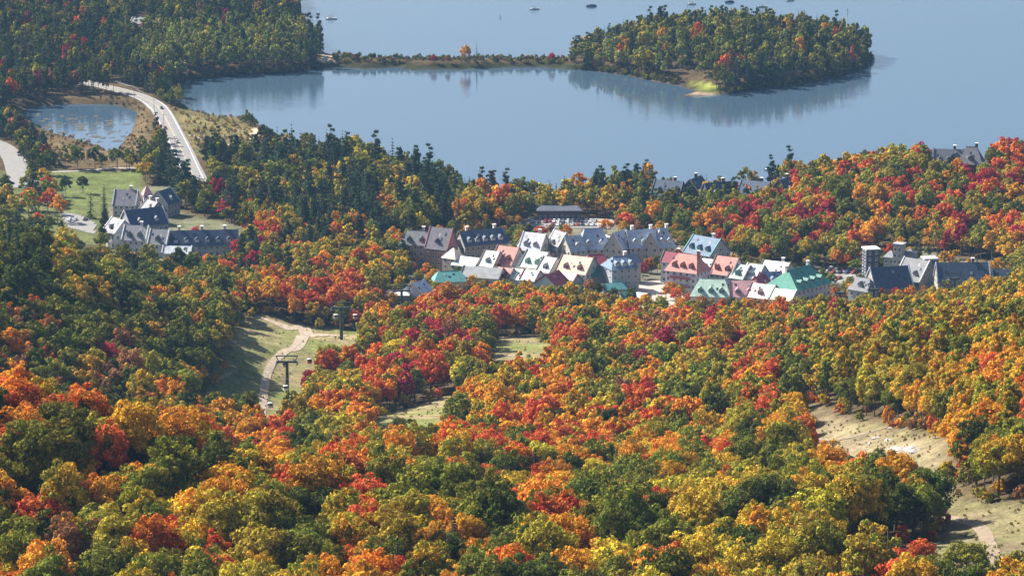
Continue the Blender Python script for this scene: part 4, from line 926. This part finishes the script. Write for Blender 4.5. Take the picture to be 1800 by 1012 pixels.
# ------------------------------------------------------------------ cars
def car_meshes(col):
    b = MB(); prof = [(-2.2, .35), (-2.25, .75), (-1.6, .9), (-1.0, .95), (1.75, .98), (2.2, .9), (2.25, .45), (2.1, .3)]
    n = len(prof)
    for sy in (-1, 1): b.v += [(x, sy*.9, z) for x, z in prof]
    b.f += [tuple(range(n-1, -1, -1))[::1], tuple(range(n, 2*n))]+[(i, (i+1) % n, n+(i+1) % n, n+i) for i in range(n)]
    b.box(-.55, 1.35, -.68, .68, 1.40, 1.48)
    body = b.mesh('body'); body.materials.append(M(col, .3, noise=.05, spec=.6))
    c = MB(); lo = [(-1.1, -.84), (1.8, -.84), (1.8, .84), (-1.1, .84)]; hi = [(-.5, -.7), (1.3, -.7), (1.3, .7), (-.5, .7)]
    c.add([(x, y, .93) for x, y in lo]+[(x, y, 1.42) for x, y in hi], [(0, 1, 5, 4), (1, 2, 6, 5), (2, 3, 7, 6), (3, 0, 4, 7), (4, 5, 6, 7)])
    glass = c.mesh('windows'); glass.materials.append(GLASS)
    return body, glass
wheel = MB().tube([(0, -.1, 0), (0, .1, 0)], .33, 12).mesh('wheel'); wheel.materials.append(M((.02, .02, .02), .8))
CARC = {'white': (.78, .78, .78), 'silver': (.5, .51, .53), 'black': (.02, .02, .025), 'grey': (.16, .17, .18), 'blue': (.05, .10, .22), 'red': (.35, .04, .04)}
CARM = {k: car_meshes(v) for k, v in CARC.items()}
def car(x, y, rz, colname, label, group):
    o = empty('parked_car' if 'park' in group else 'car', (x, y, float(H(x, y))+.32), rz); tag(o, label, 'car', group)
    mesh_obj('body', CARM[colname][0], None, o); mesh_obj('windows', CARM[colname][1], None, o)
    for a in (-1.4, 1.4):
        for b_ in (-.82, .82): w = mesh_obj('wheel', wheel, None, o); w.location = (a, b_, .33)
LOT1 = wpoly([(922, 386), (1074, 386), (1074, 402), (922, 400)]); drape_area('parking_lot', LOT1, ASPH, .28, label='pale car park between boathouse and chateau')
drape_strip('road', [(918,387),(980,384),(1040,386),(1085,394)], 9, GRAVEL, .30, 'pale sandy lane along the back of the car park')
LOT2 = wpoly([(1440, 470), (1500, 470), (1512, 500), (1440, 496)]); drape_area('parking_lot', LOT2, ASPH, .28, label='small car park beside the grand hotel')
drape_area('plaza', wpoly([(1100, 500), (1160, 492), (1200, 520), (1215, 545), (1110, 545)]), PAVER, .26, label='sunlit paved plaza between the inns')

# planting between the village buildings
pg = np.random.default_rng(77); vr = []
q = Z['village']; lo, hi = q.min(0), q.max(0)
lots = [LOT1, LOT2, wpoly([(1100, 500), (1160, 492), (1200, 520), (1215, 545), (1110, 545)])]
X = pg.uniform(lo[0], hi[0], 2600); Y = pg.uniform(lo[1], hi[1], 2600); ins = inside(q, X, Y)
for l_ in lots: ins &= sdist(l_, X, Y) < -3
kept = []
for x, y in zip(X[ins], Y[ins]):
    bad = False
    for bx, by, L_, D_, r_ in FOOT:
        dx, dy = x-bx, y-by; c_, s_ = math.cos(r_), math.sin(r_); u, v = dx*c_+dy*s_, -dx*s_+dy*c_
        if abs(u) < L_/2+1.8 and abs(v) < D_/2+1.8: bad = True; break
        if abs(dx) < L_*.55+2 and 0 < dy*-1 < 15+D_/2: bad = True; break
    for l_ in (LOT1, LOT2):
        c0 = l_.mean(0); w0 = np.ptp(l_[:, 0])/2
        if abs(x-c0[0]) < w0+3 and -45 < y-c0[1] < 3: bad = True
    if bad or any((x-a)**2+(y-b_)**2 < 22 for a, b_ in kept): continue
    kept.append((x, y)); lt = 'GLDLBOARSG'[pg.integers(10)]; s_ = pg.uniform(.4, .75); c1, c2, _ = TINT[lt]
    vr.append(dict(x=x, y=y, z=float(H(x, y)), p=BY[('spruce' if lt == 'S' else 'broad', 1)][pg.integers(3)], rz=pg.random()*6, s=s_, sz=s_*pg.uniform(.85, 1.15), c1=np.array(c1), c2=np.array(c2)))
mass('village_planting', 'small trees and bushes between the village buildings', vr)
print('PLANT', len(vr))
# weed mats on the pond
wm = MB(); wg = random.Random(8)
for k in range(90):
    a, b_ = wg.uniform(60, 225), wg.uniform(200, 252)
    x, y, _ = at_z(a, b_)
    if sdist(pond_poly, np.array([x]), np.array([y]))[0] < 2: continue
    rx, ry = wg.uniform(.8, 4)*(.5+wg.random()), wg.uniform(1.5, 6); n = 9
    wm.add([(x, y, .05+.0006*k)]+[(x+rx*math.cos(6.283*j/n)*wg.uniform(.5, 1.1), y+ry*math.sin(6.283*j/n)*wg.uniform(.5, 1.1), .012+.0006*k) for j in range(n)], [(0, j+1, (j+1) % n+1) for j in range(n)])
tag(wm.build('pond_weed', M((.05, .045, .035), .95)), 'brown weed mats floating on the pond', kind='stuff')
cg = random.Random(3); cl = ['white', 'silver', 'black', 'grey', 'black', 'blue', 'silver', 'white', 'grey', 'red']
def row_of_cars(pxs, py, rz, where, group):
    for k, a in enumerate(pxs):
        x, y, z = ground(a, py); cn = cl[cg.randrange(len(cl))]
        pos = ORD[k]+' from the left'
        car(x, y, math.radians(rz+cg.uniform(-4, 4)), cn, '%s car parked %s, %s' % (cn, pos, where), group)
row_of_cars(np.linspace(935, 958, 3), 392, 75, 'by the boathouse corner', 'cars parked in the beach car park')
row_of_cars(np.linspace(966, 1046, 11), 391, 75, 'back row of the car park above the chateau', 'cars parked in the beach car park')
row_of_cars(np.linspace(972, 1050, 10), 397, 75, 'front row of the car park above the chateau', 'cars parked in the beach car park')
row_of_cars(np.linspace(1448, 1496, 5), 474, 60, 'back row beside the grand hotel', 'cars parked by the grand hotel')
row_of_cars(np.linspace(1452, 1500, 5), 481, 60, 'middle row beside the grand hotel', 'cars parked by the grand hotel')
row_of_cars(np.linspace(1456, 1494, 3), 491, 60, 'front row beside the grand hotel', 'cars parked by the grand hotel')
row_of_cars([122, 132, 150], 388, 80, 'in the small lot below the lawn', 'cars parked below the lawn')
for a, b_, cn, lab in ((284, 192, 'black', 'black car driving on the causeway, farther from the lawn'), (312, 252, 'grey', 'dark grey car driving on the road past the pond')):
    x, y, z = ground(a, b_); i = int(np.argmin(((road_pts-np.array([x, y]))**2).sum(1))); d = road_pts[min(i+2, len(road_pts)-1)]-road_pts[i-2]
    car(x, y, math.atan2(d[1], d[0]), cn, lab, 'cars on the causeway road')

# ------------------------------------------------------------------ lift line
STEEL = M((.045, .06, .065), .6, noise=.2); GALV = M((.30, .32, .33), .5, noise=.15)
def lift_tower(px, py, h, label, rz=0, base=None, aw=4.4):
    x, y, z = ground(px, py) if base is None else base
    o = empty('lift_tower', (x, y, z-.4), rz); tag(o, label, 'lift tower', 'gondola lift towers')
    MB().tube([(0, 0, 0), (0, 0, h*.5), (0, 0, h)], [.78, .66, .55], 12).build('mast', STEEL, o)
    MB().box(-1.1, 1.1, -1.1, 1.1, -.8, .5).build('footing', M((.42, .41, .39), .9), o)
    c = MB().box(-aw, aw, -.4, .4, h-.4, h+.4); c.build('crossarm', STEEL, o)
    for sx in (-1, 1):
        s_ = MB().box(sx*aw-.3, sx*aw+.3, -2.6, 2.6, h-.75, h-.4)
        for k in range(6): s_.tube([(sx*aw-.16, -2.3+k*.92, h-.8), (sx*aw+.16, -2.3+k*.92, h-.8)], .26, 8)
        s_.build('sheave_train', STEEL, o)
        MB().tube([(sx*aw*.75, 0, h+.2), (sx*aw*1.05, 0, h+2.5)], .22, 6).build('lifting_post', STEEL, o)
    MB().tube([(-aw*1.05, 0, h+2.5), (aw*1.05, 0, h+2.5)], .26, 6).build('lifting_beam', STEEL, o)
    l = MB().tube([(.75, 0, .5), (.62, 0, h)], .035, 4); l.tube([(.75, .4, .5), (.62, .4, h)], .035, 4)
    for k in range(int(h/.6)): l.tube([(.74, 0, .7+k*.6), (.74, .4, .7+k*.6)], .025, 4)
    l.build('ladder', GALV, o)
    return np.array([x, y, z-.4]), h, aw
CABR = {'red': (.40, .07, .06), 'grey': (.30, .32, .34), 'white': (.62, .62, .62)}
def gondola(p, label, col, rz):
    o = empty('gondola_cabin', tuple(p), rz); tag(o, label, 'gondola', 'gondola cabins on the lift line')
    b = MB(); rings = [(-1.95, .72, .62), (-1.75, .95, .82), (-.9, 1.05, .92), (-.9, 1.05, .92)]
    def ring(z, a, b2): return [(a*math.copysign(abs(math.cos(t_))**.55, math.cos(t_)), b2*math.copysign(abs(math.sin(t_))**.55, math.sin(t_)), z) for t_ in [2*math.pi*k/12 for k in range(12)]]
    def loft(rs):
        q = MB(); q.v = [v for r in rs for v in ring(*r)]; n = 12
        for i in range(len(rs)-1): q.f += [(i*n+j, i*n+(j+1) % n, (i+1)*n+(j+1) % n, (i+1)*n+j) for j in range(n)]
        q.f += [tuple(range(n-1, -1, -1)), tuple((len(rs)-1)*n+j for j in range(n))]; return q
    off = -3.0
    loft([(off-1.1, .75, .65), (off-.95, 1.0, .88), (off-.1, 1.05, .95)]).build('lower_body', M(CABR[col], .35, spec=.6), o)
    loft([(off-.1, 1.03, .93), (off+.75, .98, .88)]).build('window_band', GLASS, o)
    loft([(off+.75, 1.05, .95), (off+.95, .9, .8), (off+1.05, .5, .4)]).build('roof', M((.55, .56, .57), .4), o)
    MB().tube([(0, 0, off+1.0), (.0, .35, off+1.9), (0, .1, -.1)], .07, 6).build('hanger', STEEL, o)
    MB().box(-.3, .3, -.12, .12, -.15, .15).build('grip', STEEL, o)
    return o
T1 = lift_tower(505, 697, 15.5, 'tall dark lift tower standing on the ski run')
T2 = lift_tower(600, 597, 15, 'lift tower at the right end of the ski run clearing')
x_, y_, z_ = at_y(424, 752, 1400); T0 = lift_tower(0, 0, 15, 'lift tower top rising above the orange maples', base=(x_, y_, float(at_y(424, 714, 1400)[2])-15))
x_, y_, z_ = at_y(706, 545, 1870); T3 = lift_tower(0, 0, 13, 'lift tower beside the dark lift shed', base=(x_, y_, float(H(x_, y_))))
CAB = M((.10, .10, .11), .5)
def cable(pts, name, label):
    q = []
    for a, b_ in zip(pts[:-1], pts[1:]):
        L = np.linalg.norm(b_-a)
        for k in range(14): f = k/14; p = a*(1-f)+b_*f; p[2] -= 4*.012*L*f*(1-f); q.append(tuple(p))
    q.append(tuple(pts[-1])); MB_ = MB().tube(q, .06, 4); return tag(MB_.build(name, CAB), label, 'cable', 'gondola haul cables'), [np.array(p) for p in q]
def arm(T, sx): return T[0]+np.array([sx*T[2], 0, T[1]-.95])
Tend = np.array([T0[0][0]-70, T0[0][1]-420, T0[0][2]+80])
_, cl_ = cable([Tend+np.array([-4, 0, 20])]+[arm(T, -1) for T in (T0, T1, T2, T3)], 'haul_cable', 'downhill haul cable of the gondola lift')
_, cr_ = cable([Tend+np.array([4, 0, 20])]+[arm(T, 1) for T in (T0, T1, T2, T3)], 'haul_cable', 'uphill haul cable of the gondola lift')
def nearest_on(line, px):
    i = int(np.argmin([abs(project(*p)[0]-px) for p in line])); return line[i]
for px_, ln, col, lab in ((497, cl_, 'grey', 'grey gondola cabin hanging just before the tall lift tower'), (474, cr_, 'grey', 'grey gondola cabin over the track before the tall tower'), (541, cr_, 'red', 'red gondola cabin beside the red maples past the tower'),
                          (588, cl_, 'grey', 'grey gondola cabin beside the far lift tower'), (625, cr_, 'grey', 'gondola cabin just past the far lift tower'), (503, cr_, 'white', 'pale gondola cabin low against the tall tower mast')):
    gondola(nearest_on(ln, px_), lab, col, math.radians(20))
for a, b_, h_, lab in ((1476, 560, 13, 'dark lift tower with wide head before the hotel car park'), (1535, 552, 10, 'plain dark lift tower in front of the grand hotel'), (1677, 540, 12, 'dark lift tower below the hotel end wing')):
    x, y, z = at_y(a, b_, 1720); z = float(H(x, y)); ztop = at_y(a, {1476: 513, 1535: 507, 1677: 488}[a], 1720)[2]
    lift_tower(0, 0, max(8, ztop-z), lab, base=(x, y, z), aw=2.6)
# power poles and wires along the causeway
WOODP = M((.20, .15, .11), .9); poles = []
for k, (a, b_) in enumerate([(322, 268), (302, 228), (285, 200), (250, 178), (214, 166), (204, 305)]):
    x, y, z = ground(a-14 if k < 5 else a, b_); o = empty('utility_pole', (x, y, z-.5), .4); h_ = 14 if k == 5 else 11
    tag(o, ['wooden utility pole by the near end of the causeway', 'wooden utility pole beside the marsh on the causeway', 'utility pole where the causeway meets the bay', 'utility pole at the road bend past the pond', 'utility pole on the far road beyond the pond', 'tall utility pole standing alone on the lawn'][k], 'utility pole', 'utility poles along the road')
    MB().tube([(0, 0, 0), (0, 0, h_)], [.17, .11], 8).build('pole', WOODP, o); MB().box(-1.2, 1.2, -.07, .07, h_-1.0, h_-.8).build('crossarm', WOODP, o)
    for sx in (-1, 0, 1): MB().tube([(sx*1.05, 0, h_-.8), (sx*1.05, 0, h_-.5)], .06, 6).build('insulator', M((.5, .5, .5), .4), o)
    if k < 5: poles.append(np.array([x, y, z+h_-1.0]))
for sx in (-1, 0, 1):
    q = []
    for a, b_ in zip(poles[:-1], poles[1:]):
        for k in range(10): f = k/10; p = a*(1-f)+b_*f+np.array([sx*1.0, 0, 0]); p[2] -= 6*f*(1-f)*.5; q.append(tuple(p))
    tag(MB().tube(q, .03, 4).build('power_line', M((.3, .3, .3), .5)), ['power line wire nearest the pond on the causeway poles', 'middle power line wire on the causeway poles', 'power line wire nearest the bay on the causeway poles'][sx+1], 'wire', 'power lines along the causeway')

# ------------------------------------------------------------------ boats, docks
def boat(px, py, L, label, kind, rz=0.0, hull=(.55, .56, .58), z=0):
    x, y, _ = at_z(px, py); o = empty('boat', (x, y, 0), rz); tag(o, label, 'boat', 'boats on the lake')
    b = MB(); st = []
    for q in (0, .25, .55, .8, .93, 1.0):
        w = L*.17*(1 if q < .5 else math.sqrt(max(0.0, 1-((q-.5)/.5)**2.2)))+.02; xx = -L/2+L*q; zt = .75+.35*q*q
        st.append([(xx, -w, zt), (xx, -w*.7, -.25), (xx, w*.7, -.25), (xx, w, zt)])
    b.v = [p for s_ in st for p in s_]
    for i in range(5): b.f += [(i*4+j, i*4+(j+1) % 4, (i+1)*4+(j+1) % 4, (i+1)*4+j) for j in range(4)]
    b.f += [(3, 2, 1, 0), (20, 21, 22, 23)]; b.build('hull', M(hull, .35, spec=.5), o)
    if kind == 'pontoon' or kind == 'cabin':
        for sx in (-.3, .12):
            for sy in (-1, 1): MB().tube([(L*sx, sy*L*.13, .7), (L*sx, sy*L*.13, 2.4)], .06, 5).build('canopy_post', GALV, o)
        MB().box(-L*.36, L*.18, -L*.16, L*.16, 2.4, 2.55).build('canopy', M((.10, .14, .18) if kind == 'pontoon' else (.08, .08, .09), .7), o)
    if kind == 'covered':
        c = MB(); n = 8
        for i, q in enumerate((-.46, -.3, 0, .25, .42)):
            w = L*.18*(1-abs(q)*.6); hh = 1.5*(1-q*q*2.6)+.5
            c.v += [(L*q, w*math.cos(math.pi*k/n), .55+hh*math.sin(math.pi*k/n)*.7) for k in range(n+1)]
        for i in range(4): c.f += [(i*(n+1)+j, i*(n+1)+j+1, (i+1)*(n+1)+j+1, (i+1)*(n+1)+j) for j in range(n)]
        c.build('cover', M((.03, .06, .10), .8), o)
    MB().box(-L*.08, L*.02, -L*.1, L*.1, .75, 1.35).build('console', M((.6, .6, .6), .5), o)
    MB().box(-L*.08+L*.1, L*.02+L*.02, -L*.1, L*.1, 1.2, 1.7).build('windshield', GLASS, o)
    MB().box(-L/2-.35, -L/2+.1, -.2, .2, -.1, 1.1).build('outboard_motor', M((.04, .04, .04), .4), o)
    for sy in (-1, 1): MB().box(-L*.34, -L*.12, sy*L*.1-L*.04, sy*L*.1+L*.04, .7, 1.1).build('seat', M((.45, .40, .35), .8), o)
    return o
boat(940, 17, 7.5, 'dark-canopied motor boat moored off the spit', 'pontoon', .1); boat(1040, 12, 8.0, 'boat under a rounded navy cover, moored', 'covered', .05, (.05, .08, .12))
boat(1216, 8, 7.0, 'small canopied boat moored behind the island, nearest the spit', 'pontoon', .2); boat(1283, 5, 7.0, 'low dark moored boat beyond the island crown', 'covered', 0, (.1, .12, .15))
boat(1340, 13, 8.5, 'broad canopied pontoon boat beyond the island', 'pontoon', -.1, (.4, .42, .45)); boat(1389, 2, 6.5, 'open grey boat at the top edge past the pontoon', 'open', .2, (.5, .5, .5))
wk = boat(583, 34, 8.5, 'dark-topped motor boat under way with a white wake', 'cabin', .05, (.7, .7, .7)); boat(1354, 299, 6.5, 'white open boat moored off the lakeside lodge', 'open', -.05, (.75, .75, .75))
x, y, _ = at_z(583, 34)
m, t, o = new_mat('wake_foam'); b = N(t, 'ShaderNodeBsdfDiffuse'); b.inputs[0].default_value = (.75, .78, .8, 1); t.links.new(b.outputs[0], o.inputs[0])
wq = MB(); g2 = random.Random(9)
for k in range(60):
    f = g2.random()**.7; xx = x-4.2-f*14; w = .25+f*1.2; yy = y+g2.uniform(-w, w); r_ = g2.uniform(.15, .5)*(1.2-f)
    wq.add([(xx-r_*1.8, yy, .012+k*.0002), (xx, yy-r_*.6, .012+k*.0002), (xx+r_*1.8, yy, .012+k*.0002), (xx, yy+r_*.6, .012+k*.0002)], [(0, 1, 2, 3)])
tag(wq.build('wake', m), 'white foam wake trailing the motor boat', kind='stuff')
PLANK = M((.20, .165, .13), .9)
def dock(label, px0, py0, px1, py1, w=3.0):
    a = np.array(at_z(px0, py0)); b_ = np.array(at_z(px1, py1)); d = b_-a; L = np.linalg.norm(d); o = empty('dock', tuple(a), math.atan2(d[1], d[0])); tag(o, label, 'dock', 'docks on the far shore')
    n = int(L/.6); pm = MB().box(.02, .56, -w/2, w/2, .8, .95).mesh('plank'); pm.materials.append(PLANK)
    for k in range(n): q = mesh_obj('plank', pm, None, o); q.location = (k*.6, 0, 0)
    for k in range(0, n, 6):
        for sy in (-1, 1): MB().tube([(k*.6+.3, sy*(w/2-.1), -2), (k*.6+.3, sy*(w/2-.1), .9)], .09, 6).build('piling', PLANK, o)
dock('long low dock reaching from the wooded shore', 522, 46, 566, 45)
x, y, _ = at_z(534, 34); o = empty('boat_shelter', (x, y, 0), 0); tag(o, 'dark roofed boat shelter on the far shore', 'shelter')
for sx in (-3.2, 3.2):
    for sy in (-2.2, 2.2): MB().tube([(sx, sy, -2), (sx, sy, 3.0)], .12, 6).build('post', PLANK, o)
mesh_obj('roof', roof_mesh('gable', 7.4, 5.2, 3.0, 1.4), M((.06, .07, .09), .8), o)
def buoy(px, py, label):
    x, y, _ = at_z(px, py); o = empty('marker_buoy', (x, y, 0)); tag(o, label, 'buoy', 'marker buoys on the lake')
    MB().tube([(0, 0, -.5), (0, 0, .8), (0, 0, 3.2)], [.35, .3, .1], 8).build('spar', M((.05, .06, .07), .6), o); MB().tube([(0, 0, -.1), (0, 0, .45)], .55, 10).build('float', M((.5, .5, .5), .6), o)
buoy(879, 32, 'thin dark marker buoy off the spit'); buoy(1490, 22, 'thin marker buoy beyond the island, open water side')

# ------------------------------------------------------------------ people, fences, logs, rocks
def person(px, py, label):
    x, y, z = ground(px, py); me = bpy.data.meshes.new('body')
    J = [(0,0,.98),(0,0,1.2),(0,.02,1.42),(0,.03,1.54),(0,.05,1.66),(-.19,0,1.42),(-.25,.05,1.15),(-.24,-.1,.93),(.19,0,1.42),(.25,-.05,1.15),(.24,.12,.95),(-.1,0,.92),(-.11,-.08,.5),(-.12,.05,.08),(.1,0,.92),(.11,.14,.52),(.12,.02,.08),(-.12,-.1,.05),(.12,-.12,.05)]
    E = [(0,1),(1,2),(2,3),(3,4),(2,5),(5,6),(6,7),(2,8),(8,9),(9,10),(0,11),(11,12),(12,13),(0,14),(14,15),(15,16),(13,17),(16,18)]
    Rr = [.15,.15,.16,.065,.11,.085,.06,.045,.085,.06,.045,.11,.085,.06,.11,.085,.06,.05,.05]
    me.from_pydata(J, E, []); ob = bpy.data.objects.new('person', me); COL.objects.link(ob)
    md = ob.modifiers.new('skin', 'SKIN')
    for i, r_ in enumerate(Rr): me.skin_vertices[0].data[i].radius = (r_, r_)
    me.skin_vertices[0].data[0].use_root = True
    ob.modifiers.new('sub', 'SUBSURF').levels = 1; ob.modifiers['sub'].render_levels = 1
    me.materials.append(M((.03, .03, .04), .8)); ob.location = (x, y, z+.15); tag(ob, label, 'person')
person(459, 699, 'person in dark clothes walking up the dirt track')
RAIL = M((.42, .36, .30), .9)
def fence(label, pxs, n=4):
    pts = [np.array(ground(a, b_)) for a, b_ in pxs]; o = empty('rail_fence', tuple(pts[0])); tag(o, label, 'fence', 'wooden rail fences')
    seg = []
    for a, b_ in zip(pts[:-1], pts[1:]):
        k = max(1, int(np.linalg.norm(b_-a)/2.6)); seg += [a*(1-i/k)+b_*(i/k) for i in range(k)]
    seg.append(pts[-1]); seg = [s_-pts[0] for s_ in seg]
    for s_ in seg: MB().tube([tuple(s_+np.array([0, 0, -.3])), tuple(s_+np.array([0, 0, 1.9]))], .09, 6).build('post', RAIL, o)
    for a, b_ in zip(seg[:-1], seg[1:]):
        for k in range(n): MB().tube([tuple(a+np.array([0, -.1, .4+k*.42])), tuple(b_+np.array([0, -.1, .4+k*.42]))], .07, 5).build('rail', RAIL, o)
fence('weathered rail fence in the trees beside the near slope', [(1545, 984), (1585, 962)]); fence('short rail fence in the shade at the ski run edge', [(384, 668), (408, 658)], 3)
a = np.array(ground(1592, 948)); b_ = np.array(at_y(1641, 893, a[1]+6)); tag(MB().tube([tuple(a), tuple((a+b_)/2), tuple(b_)], [.16, .14, .10], 7).build('leaning_log', M((.48, .44, .40), .9)), 'bare pale log leaning up beside the ski slope', 'log')
ROCK = M((.36, .34, .32), .9, noise=.25, scale=2.0); rg = random.Random(17)
for k, (a, b_, s_) in enumerate([(1541,770,1.1),(1562,774,1.3),(1580,791,2.2),(1597,792,1.6),(1605,786,1.2),(1530,779,.8),(1610,793,1.5),(1590,786,1.0),(1568,752,.9)]):
    x, y, z = ground(a, b_); v = []; f = []
    import itertools
    g3 = np.random.default_rng(40+k); n = 8
    for i, (zz, rr) in enumerate(((-.3, .9), (.12, 1.0), (.32, .7), (.42, .25))): v += [(s_*1.6*rr*math.cos(6.283*j/n)*g3.uniform(.75, 1.2), s_*rr*math.sin(6.283*j/n)*g3.uniform(.75, 1.2), s_*zz*g3.uniform(.8, 1.2)) for j in range(n)]
    q = MB(); q.v = v
    for i in range(3): q.f += [(i*n+j, i*n+(j+1) % n, (i+1)*n+(j+1) % n, (i+1)*n+j) for j in range(n)]
    q.f.append(tuple(3*n+j for j in range(n)))
    o = q.build('pale_rock', ROCK); o.location = (x, y, z); o.rotation_euler = (0, 0, rg.uniform(0, 6))
    tag(o, ['pale rock at the upper end of the stony clearing', 'pale slab in the middle of the clearing top row', 'largest white rock on the clearing', 'white rock touching the largest one', 'smaller white rock just above the big pair', 'small rock nearest the dirt track', 'white rock at the end nearest the birches', 'small rock tucked above the largest rock', 'lone rock below the birch stand'][k], 'rock', 'pale rocks on the stony clearing')

# ------------------------------------------------------------------ air
m = bpy.data.materials.new('haze_air'); m.use_nodes = True; t = m.node_tree; t.nodes.clear()
o = t.nodes.new('ShaderNodeOutputMaterial'); v = t.nodes.new('ShaderNodeVolumePrincipled')
v.inputs['Color'].default_value = (0.3, 0.58, 1.0, 1); v.inputs['Density'].default_value = 0.000024; v.inputs['Anisotropy'].default_value = 0.0
v.inputs['Density Attribute'].default_value = ''
t.links.new(v.outputs[0], o.inputs['Volume'])
hz = MB().box(-3600, 3600, -1500, 6600, -8, 440).build('haze', m); tag(hz, 'thin blue autumn haze over the valley', kind='stuff')
